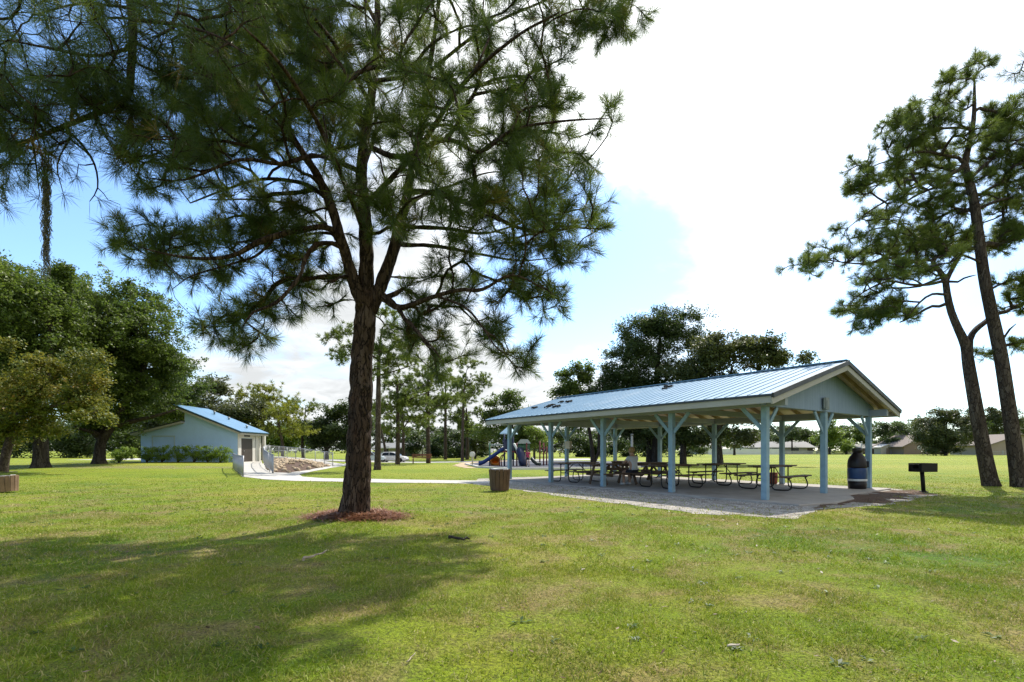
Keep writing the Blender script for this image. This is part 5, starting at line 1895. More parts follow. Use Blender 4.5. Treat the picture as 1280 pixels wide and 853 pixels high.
def person(loc, rot, label, J, top, bottom, hair, top_mat, bottom_mat, hair_mat, shoe_mat, s=1.0, long_hair=False):
    """J: joints in metres (x right, y forward), scaled by s"""
    r = empty('person', loc, rot, label, 'person')
    r.scale = (s, s, s)
    J = {k: Vector(v) for k, v in J.items()}
    names = ['pelvis', 'waist', 'chest', 'neck', 'head0', 'head1', 'head2', 'nose',
             'shl', 'ell', 'wrl', 'pal', 'shr', 'elr', 'wrr', 'par', 'hil', 'knl', 'anl', 'tol', 'hir', 'knr', 'anr', 'tor']
    h = J['head']
    f = J.get('face', Vector((0, 1, 0))).normalized()
    J['head0'] = h + Vector((0, 0, -.07)) + f * .01
    J['head1'] = h
    J['head2'] = h + Vector((0, 0, .075)) - f * .005
    J['nose'] = h + f * .112 + Vector((0, 0, -.015))
    for sd in 'lr':
        J['pa' + sd] = J['wr' + sd] + (J['wr' + sd] - J['el' + sd]).normalized() * .07
        J['to' + sd] = J['an' + sd] + J.get('toe' + sd, Vector((0, .17, -.045)))
    rad = dict(pelvis=.135, waist=.125, chest=.145, neck=.055, head0=.078, head1=.098, head2=.078, nose=.016, shl=.06, shr=.06, ell=.044, elr=.044, wrl=.031, wrr=.031, pal=.036, par=.036,
               hil=.088, hir=.088, knl=.062, knr=.062, anl=.042, anr=.042, tol=.036, tor=.036)
    ed = [('pelvis', 'waist'), ('waist', 'chest'), ('chest', 'neck'), ('neck', 'head0'), ('head0', 'head1'), ('head1', 'head2'), ('head1', 'nose'),
          ('chest', 'shl'), ('shl', 'ell'), ('ell', 'wrl'), ('wrl', 'pal'), ('chest', 'shr'), ('shr', 'elr'), ('elr', 'wrr'), ('wrr', 'par'),
          ('pelvis', 'hil'), ('hil', 'knl'), ('knl', 'anl'), ('anl', 'tol'), ('pelvis', 'hir'), ('hir', 'knr'), ('knr', 'anr'), ('anr', 'tor')]
    ix = {n: i for i, n in enumerate(names)}
    ex = MB()
    for sd, sg in (('l', -1), ('r', 1)):
        d = (J['wr' + sd] - J['el' + sd]).normalized()
        sx = d.cross(Vector((0, 0, 1)))
        sx = sx.normalized() if sx.length > .2 else Vector((1, 0, 0))
        up = sx.cross(d)
        pa = J['pa' + sd]
        for k, L in enumerate((.068, .08, .074, .058)):
            b = pa + sx * (k - 1.5) * .019 + d * .012
            ex.tube([b, b + d * L * .5 - up * .006, b + d * L * .85 - up * .026, b + d * L - up * .04], [.0095, .009, .008, .006], 6)
        b = pa - sx * sg * .03 - d * .03
        ex.tube([b, b - sx * sg * .025 + d * .025, b - sx * sg * .03 + d * .055 - up * .01], [.011, .010, .007], 6)
    side = f.cross(Vector((0, 0, 1)))
    for sg in (-1, 1):
        ex.ico(h + side * sg * .098 + Vector((0, 0, -.005)), .026, 1, (.5, .7, 1.2))
    body = skinned('body', [J[n] for n in names], [(ix[a], ix[b]) for a, b in ed], [rad[n] for n in names], skin_mat, r, 2, ex)
    ey = MB()
    for sg in (-1, 1):
        ey.ico(h + side * sg * .034 + f * .088 + Vector((0, 0, .012)), .011, 1)
    ey.build('eyes', M('eye_dark', (.03, .025, .02), .3), r)
    ey = MB(); ey.tube([h + side * -.024 + f * .088 - Vector((0, 0, .05)), h + f * .096 - Vector((0, 0, .052)), h + side * .024 + f * .088 - Vector((0, 0, .05))], .005, 5)
    ey.build('mouth', M('lips', (.30, .11, .09), .5), r)
    hm = MB().ico(h + Vector((0, 0, .032)) - f * .022, .112, 3, (1, 1.02, 1.0), .10, 3)
    if long_hair:
        hm.tube([h - f * .06 + Vector((0, 0, .03)), h - f * .085 - Vector((0, 0, .08)), h - f * .075 - Vector((0, 0, .20))], [.09, .085, .04], 10)
    hm.build('hair', hair_mat, r)
    def cloth(name, pts, e, rr, mat):
        skinned(name, [J[n] if isinstance(n, str) else Vector(n) for n in pts], e, rr, mat, r, 2)
    mixp = lambda a, b, t: tuple(J[a].lerp(J[b], t))
    cloth('shirt', ['waist', 'chest', mixp('chest', 'neck', .6), 'shl', mixp('shl', 'ell', .55), 'shr', mixp('shr', 'elr', .55), mixp('waist', 'pelvis', .65)],
          [(0, 1), (1, 2), (1, 3), (3, 4), (1, 5), (5, 6), (0, 7)], [.145, .165, .07, .078, .066, .078, .066, .15], top_mat)
    cloth('shorts', ['pelvis', 'hil', mixp('hil', 'knl', .6), 'hir', mixp('hir', 'knr', .6), mixp('pelvis', 'waist', .5)], [(0, 1), (1, 2), (0, 3), (3, 4), (0, 5)], [.15, .105, .088, .105, .088, .14], bottom_mat)
    for sd in 'lr':
        sh = MB()
        a, b = J['an' + sd], J['to' + sd]
        sh.tube([a + (a - b) * .25 - Vector((0, 0, .03)), a - Vector((0, 0, .02)), (a + b) / 2 - Vector((0, 0, .01)), b, b + (b - a) * .3 - Vector((0, 0, .005))], [.03, .05, .05, .045, .02], 8)
        sh.build('shoe', shoe_mat, r)
    return r


SIT = dict(pelvis=(0, 0, .52), waist=(0, .03, .70), chest=(0, .07, .92), neck=(0, .10, 1.10), head=(0, .14, 1.24), face=(0, 1, -.2),
           shl=(-.18, .08, 1.00), ell=(-.25, .24, .82), wrl=(-.14, .42, .80), shr=(.18, .08, 1.00), elr=(.25, .24, .82), wrr=(.12, .44, .80),
           hil=(-.10, .04, .50), knl=(-.12, .44, .50), anl=(-.13, .40, .09), hir=(.10, .04, .50), knr=(.12, .44, .50), anr=(.13, .38, .09))
STAND = dict(pelvis=(0, 0, .92), waist=(0, 0, 1.08), chest=(0, 0, 1.28), neck=(0, 0, 1.47), head=(0, .02, 1.60), face=(0, 1, 0),
             shl=(-.17, 0, 1.38), ell=(-.26, .0, 1.13), wrl=(-.25, .12, .90), shr=(.17, 0, 1.38), elr=(.26, .0, 1.13), wrr=(.25, .12, .90),
             hil=(-.09, 0, .88), knl=(-.11, .03, .48), anl=(-.12, -.03, .09), hir=(.09, 0, .88), knr=(.11, .05, .48), anr=(.12, .02, .09))
white_shirt = M('shirt_white', (0.52, 0.55, 0.58), .8, 0, .08, 6, 0, .2)
pink_shirt = M('shirt_pink', (0.42, 0.045, 0.105), .8, 0, .1, 6, 0, .2)
dark_cloth = M('dark_cloth', (0.03, 0.03, 0.04), .8, 0, .2, 6, 0, .2)
blond = M('hair_blond', (0.34, 0.22, 0.10), .6, 0, .2, 12, .3, .3, bscale=60)
brown_h = M('hair_brown', (0.05, 0.03, 0.02), .6, 0, .2, 12, .3, .3, bscale=60)
wt = slabpt(766, 606.0)
ta = TD - R(10)
dx = Vector((math.cos(ta), math.sin(ta), 0)); dy = Vector((-math.sin(ta), math.cos(ta), 0))
pp = Vector(wt) + dx * .42 + dy * -.66
person((pp.x, pp.y, SLAB - .02), ta, 'person in a pale grey top seated at the wooden table under the roof', SIT, None, None, None, white_shirt, dark_cloth, blond, M('shoe_white', (.5, .5, .5), .6), 1.0)
g = G(660, 584)
person((g.x, g.y, g.z + .02), R(150), 'person in a pink shirt and dark shorts standing on the play area', STAND, None, None, None, pink_shirt, dark_cloth, brown_h, M('shoe_dark', (.04, .04, .04), .6), .78, True)

# ================================================================== blue building at the left
stucco_blue = M('stucco_blue', (0.38, 0.56, 0.86), 0.8, 0, 0.05, 1.5, 0.15, 0.2, bscale=40)
stucco_white = M('stucco_white', (0.62, 0.60, 0.55), 0.8, 0, 0.05, 2, 0.1, 0.2, bscale=40)
roof_blue = M('roof_blue', (0.075, 0.190, 0.330), 0.55, 0.0, 0.10, 1.2, 0, 0.5)
door_and_shade = M('door_and_shade', (0.055, 0.045, 0.035), 0.6, 0, 0.2, 3)  # door colour, also the painted shade of the far house openings
plate_dark = M('plate_dark', (0.05, 0.05, 0.055), 0.5, 0.1, 0.2, 8)


def building():
    Yf = 44.0
    k = Yf / F
    def X(px):
        return (px - CX) * k
    def Z(py):
        return CAMH - (py - HY) * k
    bx, bz = X(236), zg(X(236), Yf) - 0.05
    r = empty('blue_building', (bx, Yf, bz), 0, 'light blue park building with a stepped shed roof behind a clipped hedge', 'building')
    D = 4.0
    L = lambda px, py: (X(px) - bx, Z(py) - bz)
    base = Z(578) - bz
    prof = [L(176, 580), L(297, 580), L(297, 541), L(231, 514.5), L(231, 528.5), L(176, 542.5)]
    MB().prism(prof, (0, 0, 0), (1, 0, 0), (0, 0, 1), (0, 1, 0), D).build('wall', stucco_blue, r)
    # white end wall with the door recess
    x = X(297) - bx
    zt = Z(541.5) - bz
    MB().box((x + .03, .25, zt / 2 - .1), (.06, .5, zt + .2)).box((x + .03, 1.55 + 1.15, zt / 2 - .1), (.06, .55, zt + .2)).box((x + .03, 1.45, zt - .22), (.06, 1.9, .44)).box((x + .03, D - .55, zt / 2 - .1), (.06, 1.1, zt + .2)).build('end_wall', stucco_white, r)
    dr = MB().box((x + .012, 1.45, 1.0), (.03, 1.94, 2.3)).build('door', door_and_shade, r)
    MB().box((x + .04, .95, 1.0), (.05, .06, .16)).build('handle', M('chrome', (.5, .5, .5), .3, .8), dr)
    # corner post under the eave at the far end
    MB().box((x + .40, D - .1, zt / 2 - .1), (.22, .22, zt + .2)).build('column', stucco_white, r)
    MB().box((x + .075, 1.45, zt - .22), (.03, 1.0, .16)).build('sign_plate', plate_dark, r, bevel=.01)
    # faint raised panel frame on the front wall
    a, b = L(190, 545.5), L(219, 557.5)
    fm = M('panel_trim', (0.36, 0.46, 0.54), .8, 0, .05, 3)
    f = MB()
    f.box(((a[0] + b[0]) / 2, -.02, a[1]), (b[0] - a[0], .04, .12)).box((a[0] + .05, -.02, (a[1] + b[1]) / 2 - .6), (.1, .04, a[1] - b[1] + 1.1)).box((b[0] - .05, -.02, (a[1] + b[1]) / 2 - .6), (.1, .04, a[1] - b[1] + 1.1))
    f.build('panel_frame', fm, r)
    # roofs
    def slope(px0, py0, px1, py1, mat, th, name, y0=-.55, y1=D + .5):
        p, q = Vector((*L(px0, py0), 0)), Vector((*L(px1, py1), 0))
        n = Vector((-(q - p).y, (q - p).x, 0)).normalized()
        if n.y < 0:
            n = -n
        poly = [(p.x, p.y), (q.x, q.y), (q.x + n.x * th, q.y + n.y * th), (p.x + n.x * th, p.y + n.y * th)]
        MB().prism(poly, (0, y0, 0), (1, 0, 0), (0, 0, 1), (0, 1, 0), y1 - y0).build(name, mat, r)
    slope(222.5, 511.2, 304, 543.8, trim_cream, .16, 'rake_trim', -.50, D + .45)
    slope(221.8, 508.2, 305, 541.6, drip_dark, .07, 'roof_edge', -.56, D + .5)
    slope(221.6, 507.0, 305.4, 540.6, roof_blue, .07, 'roof', -.54, D + .48)
    slope(231, 529.2, 168.5, 544.6, trim_cream, .15, 'rake_trim', -.50, D + .45)
    slope(231, 527.2, 168, 542.4, drip_dark, .09, 'roof', -.54, D + .48)
    # little roof vents
    for px, py, d in ((246, 516, 2.6), (262, 523.5, 3.0), (292, 535, 2.2)):
        p = L(px, py)
        MB().lathe([(.07, 0), (.07, .28), (.12, .30), (.12, .36), (.02, .40)], (p[0], d, p[1] - .05), 10).build('vent', M('vent_grey', (.4, .4, .38), .5, .4), r)
    # step wall of the clerestory in cream
    p, q = L(231, 514.5), L(231, 528.5)
    MB().box((p[0] - .03, D / 2, (p[1] + q[1]) / 2), (.06, D - .02, p[1] - q[1] - .1)).build('clerestory', trim_cream, r)
    return r


building()

# clipped shrubs in front of the wall, thin legs showing below
for i, (px, w, lab) in enumerate([
    (152, 18, 'leftmost clipped shrub, standing clear of the blue wall'),
    (187, 13, 'clipped shrub under the left corner of the blue wall'),
    (206, 13, 'clipped shrub below the panel frame on the blue wall'),
    (226, 13, 'clipped shrub in the middle left of the row on the blue wall'),
    (246, 13, 'clipped shrub at the centre right of the row on the blue wall'),
    (263, 12, 'clipped shrub second from the railing end of the row'),
    (279, 14, 'clipped shrub nearest the short railing and white corner')]):
    Y = 42.4 if i else 41.6
    yb = HY + F * (CAMH - zg((px - CX) / F * Y, Y)) / Y
    ls = [[(px + d * 3, yb + .4, 0, .035), (px + d * 3.4, yb - 8, 0, .03), (px + d * 4.6, yb - 14, 0, .012)] for d in (-1.4, -.4, .5, 1.5)]
    leafy('clipped_shrub', lab, px, yb, [(px, yb - 12.5, w * .80, 7.0), (px, yb - 6, w * .6, 4)],
          ls, 0.10, leaf_hedge, per=40, cover=3.4, seed=200 + i, Y0=Y, base=(*W(px, yb, Y)[:2], zg((px - CX) / F * Y, Y)), group='clipped shrubs along the blue building', cat='shrub', shell=.3, r0=.008, box=True, csize=.07, clump=1)

# ================================================================== railings by the ramp
rail_grey = M('rail_grey', (0.36, 0.37, 0.39), 0.45, 0.5, 0.1, 4)


def railing(pts, label, h=1.0, gap=0.13, posts=1.6, lift=None):
    """pts on the ground; top rail, bottom rail, posts and thin pickets"""
    P = [Vector((p[0], p[1], (lift[i] if lift else 0))) for i, p in enumerate(pts)]
    o0 = Vector(pts[0])
    r = empty('railing', o0, 0, label, 'railing', 'grey metal railings of the ramp')
    # resample
    S = []
    for a, b in zip(P[:-1], P[1:]):
        m = max(1, int((b - a).length / gap))
        S += [a.lerp(b, k / m) for k in range(m)]
    S.append(P[-1])
    S = [Vector((p.x, p.y, zg(p.x, p.y) + p.z)) - o0 for p in S]
    up = Vector((0, 0, 1))
    MB().tube([p + up * h for p in S], .030, 6).build('top_rail', rail_grey, r)
    MB().tube([p + up * .12 for p in S], .02, 6).build('bottom_rail', rail_grey, r)
    pk = MB()
    for p in S:
        pk.tube([p + up * .12, p + up * h], .009, 5)
    pk.build('pickets', rail_grey, r)
    st = max(1, int(posts / gap))
    for i in list(range(0, len(S), st)) + [len(S) - 1]:
        MB().tube([S[i] - up * .05, S[i] + up * (h + .02)], .034, 8).build('post', rail_grey, r)
    return r


railing([G(291.5, 585), G(295, 590), G(304, 596)], 'short grey railing on the near side of the ramp by the white corner', 1.0, .2, .9)
RP = [G(416, 582.6), G(400, 581.2), G(384, 580), G(366, 578.8), G(350, 577.8), G(338, 577.2), G(331.5, 578), G(329, 580), G(330.5, 584.5), G(335, 588.8), G(341.5, 592.4)]
RL = [0, .10, .22, .34, .44, .48, .46, .36, .20, .08, 0]
railing(RP, 'long curved grey railing round the bed of stones', 1.05, .2, 1.8, RL)
# the raised walk behind that railing, falling to the right
rw = MB()
for (a, la), (b, lb) in zip(zip(RP[:6], RL[:6]), zip(RP[1:7], RL[1:7])):
    d = Vector((b.x - a.x, b.y - a.y, 0)).normalized()
    nrm = Vector((d.y, -d.x, 0))
    if nrm.y < 0:
        nrm = -nrm
    q = [a, b, b + nrm * 1.7, a + nrm * 1.7]
    z = [la, lb, lb, la]
    top = [Vector((p.x, p.y, zg(p.x, p.y) + l + .01)) for p, l in zip(q, z)]
    bot = [Vector((p.x, p.y, zg(p.x, p.y) - .1)) for p in q]
    rw.add(bot + top, [(0, 3, 2, 1), (4, 5, 6, 7), (0, 1, 5, 4), (1, 2, 6, 5), (2, 3, 7, 6), (3, 0, 4, 7)])
tag(rw.build('ramp', concrete), kind='structure')
railing([Vector((-23.0, 47.0, 0)), Vector((-22.0, 47.5, 0)), Vector((-20.9, 47.6, 0))], 'small railing panel between the building and the curve', 1.1, .14, 1.2)

# raised bed with stones and mulch inside the curve
def stone_bed():
    rng = np.random.default_rng(8)
    ring = [Vector(p) for p in (G(343, 591.6), G(360, 591.8), G(378, 589.4), G(398, 585.8), G(412, 583.4), G(398, 581.8), G(380, 580.5), G(362, 579), G(346, 578), G(334, 578.2), G(332, 583), G(336, 588))]
    c = sum(ring, Vector()) / len(ring)
    vs, fs = [], []
    n = 6
    for j in range(n + 1):
        s = 1 - j / n
        for p in ring:
            q = c + (p - c) * s
            z = zg(q.x, q.y) + 0.40 * (1 - s ** 2.2) + .06 * mnoise.noise((q.x * 2, q.y * 2, 1))
            vs.append((q.x, q.y, z - (.05 if j == 0 else 0)))
    m = len(ring)
    for j in range(n):
        for i in range(m):
            fs.append((j * m + i, j * m + (i + 1) % m, (j + 1) * m + (i + 1) % m, (j + 1) * m + i))
    tag(MB().add(vs, fs, True).build('mulch_bed', M('mulch', (0.105, 0.072, 0.055), .95, 0, .4, 3, .6, .1, dirt=(0.06, .065, .03), bscale=15)), kind='structure')
    V, Fc = [], []
    bm = bmesh.new(); bmesh.ops.create_icosphere(bm, subdivisions=1, radius=1)
    bv = np.array([v.co[:] for v in bm.verts]); bf = np.array([[l.index for l in f.verts] for f in bm.faces]); bm.free()
    A = []
    for i in range(1300):
        a = rng.uniform(0, 1)
        t = rng.uniform(0, 1) ** .6
        k = a * m
        j = int(k) % m
        p = ring[j].lerp(ring[(j + 1) % m], k - int(k))
        if p.x > c.x + 3.0 and rng.uniform() < .88:
            continue
        s = t
        q = c + (p - c) * s
        z = zg(q.x, q.y) + 0.40 * (1 - s ** 2.2)
        V.append(bv * rng.uniform(.06, .15) * rng.uniform(.6, 1.3, 3) * (1 + .25 * rng.normal(size=(len(bv), 1))) + np.array([q.x, q.y, z + .03]))
        Fc.append(bf + (len(V) - 1) * len(bv))
    o = np_mesh('stones', np.vstack(V), [np.vstack(Fc)], M('bed_stone', (0.38, 0.30, 0.21), .9, 0, .35, 1.5, .2, .15))
    tag(o, 'tan broken stones heaped inside the curved railing', 'stones', kind='stuff')


stone_bed()

# ================================================================== parked cars
def car(loc, rot, label, paint):
    r = empty('parked_car', loc, rot, label, 'car', 'cars parked beyond the pines')
    Wd = 1.72
    low = [(-2.0, .32), (-1.95, .62), (-1.85, .86), (-1.2, .93), (1.0, .93), (1.75, .80), (2.05, .62), (2.08, .34), (1.75, .24), (-1.75, .24)]
    cab = [(-1.78, .90), (-1.55, 1.28), (-1.2, 1.46), (-.1, 1.49), (.35, 1.42), (1.12, .92)]
    b = MB().prism(low, (0, -Wd / 2, 0), (1, 0, 0), (0, 0, 1), (0, 1, 0), Wd)
    w2 = Wd - .10
    n = len(cab)
    vs = [(x, -w2 / 2 + (.14 * (z - .9) / .6), z) for x, z in cab] + [(x, w2 / 2 - (.14 * (z - .9) / .6), z) for x, z in cab]
    fs = [tuple(range(n)), tuple(range(n, 2 * n))[::-1]] + [(i, n + i, n + (i + 1) % n, (i + 1) % n) for i in range(n)]
    b.add(vs, fs)
    b.build('body', paint, r, bevel=.06)
    gl = M('car_glass', (0.012, 0.016, 0.020), .08, 0, .1, 2, 0, .6)
    for s in (-1, 1):
        def sp(x, z):
            return (x, s * (w2 / 2 - .14 * (z - .9) / .6 + .012), z)
        for q in ([(-1.42, .97), (-1.28, 1.30), (-.95, 1.40), (-.42, 1.42), (-.42, .97)], [(-.34, .97), (-.34, 1.42), (.22, 1.37), (.82, .97)]):
            m = MB()
            a = [sp(x, z) for x, z in q]
            c = [(x, y - s * .03, z) for x, y, z in a]
            k = len(a)
            m.add(a + c, [tuple(range(k)), tuple(range(k, 2 * k))] + [(i, (i + 1) % k, k + (i + 1) % k, k + i) for i in range(k)])
            m.build('window', gl, r)
        for x in (-1.25, 1.28):
            w = MB()
            ax = Matrix.Rotation(R(90), 3, 'X')
            w.lathe([(.20, -.10), (.30, -.10), (.315, -.06), (.315, .06), (.30, .10), (.20, .10)], (0, 0, 0), 20, True, ax)
            wo = w.build('wheel', M('tyre', (.015, .015, .015), .8), r, (x, s * (Wd / 2 - .09), .315))
            MB().lathe([(.02, -.09), (.17, -.088), (.205, -.095), (.205, .095), (.17, .088), (.02, .09)], (0, 0, 0), 16, True, ax).build('rim', M('rim', (.45, .45, .46), .35, .7), wo)
        MB().box((2.03, s * .62, .66), (.1, .3, .13)).build('headlight', M('lamp_glass', (.6, .6, .58), .15, 0, .05, 3), r, bevel=.02)
        MB().box((-1.90, s * .70, .78), (.08, .18, .2)).build('tail_light', M('lamp_red', (.25, .012, .01), .2), r, bevel=.02)
        MB().box((.72, s * (Wd / 2 + .06), .98), (.12, .16, .12)).build('mirror', paint, r, bevel=.02)
    ws = MB(); a = [(.42, -.66, 1.40), (.42, .66, 1.40), (1.06, .76, .96), (1.06, -.76, .96)]
    ws.add([(x + .03, y, z + .02) for x, y, z in a] + [(x, y, z - .02) for x, y, z in a], [(0, 1, 2, 3), (4, 5, 6, 7), (0, 1, 5, 4), (1, 2, 6, 5), (2, 3, 7, 6), (3, 0, 4, 7)]); ws.build('windscreen', gl, r)
    for x, z in ((-2.0, .36), (2.06, .36)):
        MB().box((x, 0, z), (.12, 1.6, .18)).build('bumper', M('bumper', (.10, .10, .11), .5), r, bevel=.03)


x, y = -19.6, 68.0
car((x, y, zg(x, y) + .01), R(6), 'pale silver-blue hatchback parked beyond the slim pines', M('paint_silver_blue', (.42, .50, .58), .25, .3, .04, 1, 0, .6))
x, y = -17.2, 71.4
car((x, y, zg(x, y) + .01), R(-4), 'white car parked just behind the silver-blue hatchback', M('paint_white', (.62, .62, .62), .25, .1, .04, 1, 0, .6))

# brown slatted bench beside the cars
g = G(527, 579.5)
r_ = empty('bench', g, R(5), 'brown slatted bench beside the straight slim pine and the cars', 'bench')
bw = M('bench_brown', (.20, .085, .045), .7, 0, .25, 4)
for nm, y0, zs in (('seat', -.2, (.45,)), ('backrest', .18, (.62, .76, .90))):
    m = MB()
    if nm == 'seat':
        for k in range(4):
            m.box((0, -.2 + k * .12, .45), (2.0, .1, .035))
    else:
        for z in zs:
            m.box((0, .24 + (z - .62) * .15, z), (2.0, .035, .11))
    m.build(nm, bw, r_)
for x in (-.85, .85):
    MB().box((x, -.18, .21), (.07, .07, .43)).build('leg', bw, r_)
    MB().beam((x, .22, 0), (x, .29, .95), .07, .07, (0, 1, 0)).build('leg', bw, r_)

# ================================================================== playground
def P_(px, py, d=0):
    g = G(px, 583.5)
    Y = 40.5 + d
    return Vector(W(px, py, Y))


def playground():
    Y = 40.5
    c = W(636, 584, Y)
    z0 = zg(c.x, Y)
    r = empty('play_tower', (c.x, Y, z0), 0, 'playground tower with a pale blue pyramid roof and a dark blue slide', 'play equipment')
    k = Y / F
    def L(px, py, dy=0):
        return Vector(((px - 636) * k, dy, (584 - py) * k))
    maroon = M('play_maroon', (.145, .028, .028), .45, 0, .1, 5)
    blue = M('play_blue', (.015, .040, .185), .35, 0, .12, 3)
    navy = M('play_navy', (.020, .026, .065), .4, 0, .12, 3)
    white = M('play_white', (.58, .60, .58), .5, 0, .1, 4)
    orange = M('play_orange', (.62, .22, .025), .4, 0, .1, 4)
    green = M('play_green', (.06, .16, .09), .45, 0, .1, 4)
    # four posts and the roof
    for px, dy in ((630.5, -.6), (641.5, -.6), (630.5, .6), (641.5, .6)):
        MB().tube([L(px, 585, dy), L(px, 544, dy)], .06, 8).build('post', navy, r)
    p = L(636, 544)
    MB().lathe([(.02, .62), (.10, .60), (.75, .08), (.80, 0), (.76, -.02), (.02, .05)], p, 4, False, rz(R(20))).build('roof', M('play_roof', (.42, .58, .70), .4, 0, .1, 3), r)
    MB().box(L(636, 566), (.95, 1.4, .10)).build('deck', maroon, r)
    MB().box(L(636, 556.5, .62), (.74, .06, .85)).box(L(636, 556.5, -.62) + Vector((0, 0, -.1)), (.74, .05, .6)).build('panel', navy, r)
    MB().tube([L(630, 560, -.4), L(628.5, 552.5, -.4), L(631.5, 548, -.4)], .05, 6).build('hood', navy, r)
    # blue slide, a trough
    sl = []
    for (px, py) in ((631, 563.5), (627, 565), (620, 570), (612, 575.5), (606, 579.5), (602, 581.3), (598.5, 582)):
        sl.append(L(px, py, -.1))
    prof = [(-.36, .24), (-.30, .26), (-.24, .04), (0, 0), (.24, .04), (.30, .26), (.36, .24), (.28, -.06), (0, -.1), (-.28, -.06)]
    vs, fs = [], []
    n = len(prof)
    for p in sl:
        vs += [p + Vector((0, a, b)) for a, b in prof]
    for i in range(len(sl) - 1):
        for q in range(n):
            fs.append((i * n + q, i * n + (q + 1) % n, (i + 1) * n + (q + 1) % n, (i + 1) * n + q))
    fs += [tuple(range(n)), tuple(range((len(sl) - 1) * n, len(sl) * n))]
    MB().add(vs, fs, True).build('slide', blue, r)
    MB().beam(L(612, 577, -.1), L(612, 584.5, -.1), .08, .08, (1, 0, 0)).build('slide_leg', navy, r)
    # orange crawl tunnel, white and red climbers, second tower with dark tube
    MB().lathe([(.34, -.5), (.42, -.5), (.42, .5), (.34, .5), (.34, -.5)], L(618.5, 579.5, .9), 18, True, Matrix.Rotation(R(65), 3, 'X')).build('tunnel', orange, r)
    for j in range(2):
        MB().tube([L(625 + j * 2.4, 584.5, -.5), L(624.5 + j * 2, 576, -.5), L(627 + j * 2, 571, -.5), L(632, 568, -.5)], .05, 6).build('climber', maroon, r)
    MB().tube([L(640, 556, -.5), L(643, 557, -.6), L(646, 563, -.7), L(648.5, 573, -.75), L(650, 584.5, -.75)], .11, 8).build('climber', white, r)
    MB().tube([L(644, 566, -.3), L(648, 572, -.4), L(651, 584.5, -.4)], .08, 8).build('climber', maroon, r)
    for px in (646, 658):
        for dy in (-.5, .5):
            MB().tube([L(px, 585, dy), L(px, 555, dy)], .055, 8).build('post', maroon, r)
    MB().box(L(652, 567), (.95, 1.2, .09)).build('deck', maroon, r)
    MB().lathe([(.28, -.7), (.36, -.7), (.38, 0), (.36, .7), (.28, .7)], L(651.5, 560, .1), 16, True, Matrix.Rotation(R(80), 3, 'Y')).build('tube', green, r)
    MB().tube([L(649, 563, -.6), L(651.5, 570, -.9), L(653, 577, -1.1), L(655, 583, -1.2)], [.30, .34, .34, .30], 10).build('tube_slide', navy, r)
    MB().prism([(-.55, 0), (.55, 0), (.30, .35), (-.30, .35)], L(655, 556, -.5), (1, 0, 0), (0, 0, 1), (0, 1, 0), 1.0).build('canopy', M('play_grey', (.35, .38, .36), .6, 0, .15, 3), r)
    MB().tube([L(664, 574, -.2), L(667, 578, -.3), L(671, 581, -.3), L(676, 581.2, -.3)], [.14, .15, .15, .13], 8).build('small_slide', M('play_black', (.03, .045, .04), .5, 0, .2, 4), r)
    # bar to the left
    MB().tube([L(611.5, 585, .8), L(611.5, 554.5, .8)], .06, 8).build('post', green, r)
    MB().tube([L(611.5, 557.8, .8), L(631, 557.8, .6)], .05, 8).build('overhead_bar', M('play_green2', (.20, .27, .25), .5, 0, .1, 3), r)
    # red pull-up posts, a thing of its own
    c2 = W(679, 584, 41.5)
    q = empty('climbing_bars', (c2.x, 41.5, zg(c2.x, 41.5)), 0, 'three dark red upright posts with bars right of the play tower', 'play equipment')
    k2 = 41.5 / F
    for px, py in ((674.6, 553), (679.5, 555.5), (683.5, 560)):
        MB().tube([((px - 679) * k2, (px - 679) * .05, -.02), ((px - 679) * k2, (px - 679) * .05, (584 - py) * k2)], .06, 8).build('post', maroon, q)
    for z in (1.0, 1.45):
        MB().tube([(-4.4 * k2, -.22, z), (4.5 * k2, .22, z)], .028, 6).build('bar', maroon, q)
    c3 = G(590.5, 583)
    s = empty('play_disc', c3, 0, 'pale round disc on a thin post at the left rim of the play area', 'play equipment')
    MB().tube([(0, 0, -.02), (0, 0, .75)], .06, 8).build('post', M('post_tan', (.36, .33, .25), .7, 0, .15, 4), s)
    MB().lathe([(.02, -.05), (.20, -.05), (.23, -.02), (.23, .02), (.20, .05), (.02, .05)], (0, 0, .95), 18, True, Matrix.Rotation(R(80), 3, 'X')).build('disc', M('disc_cream', (.52, .52, .46), .6, 0, .15, 5), s)


playground()

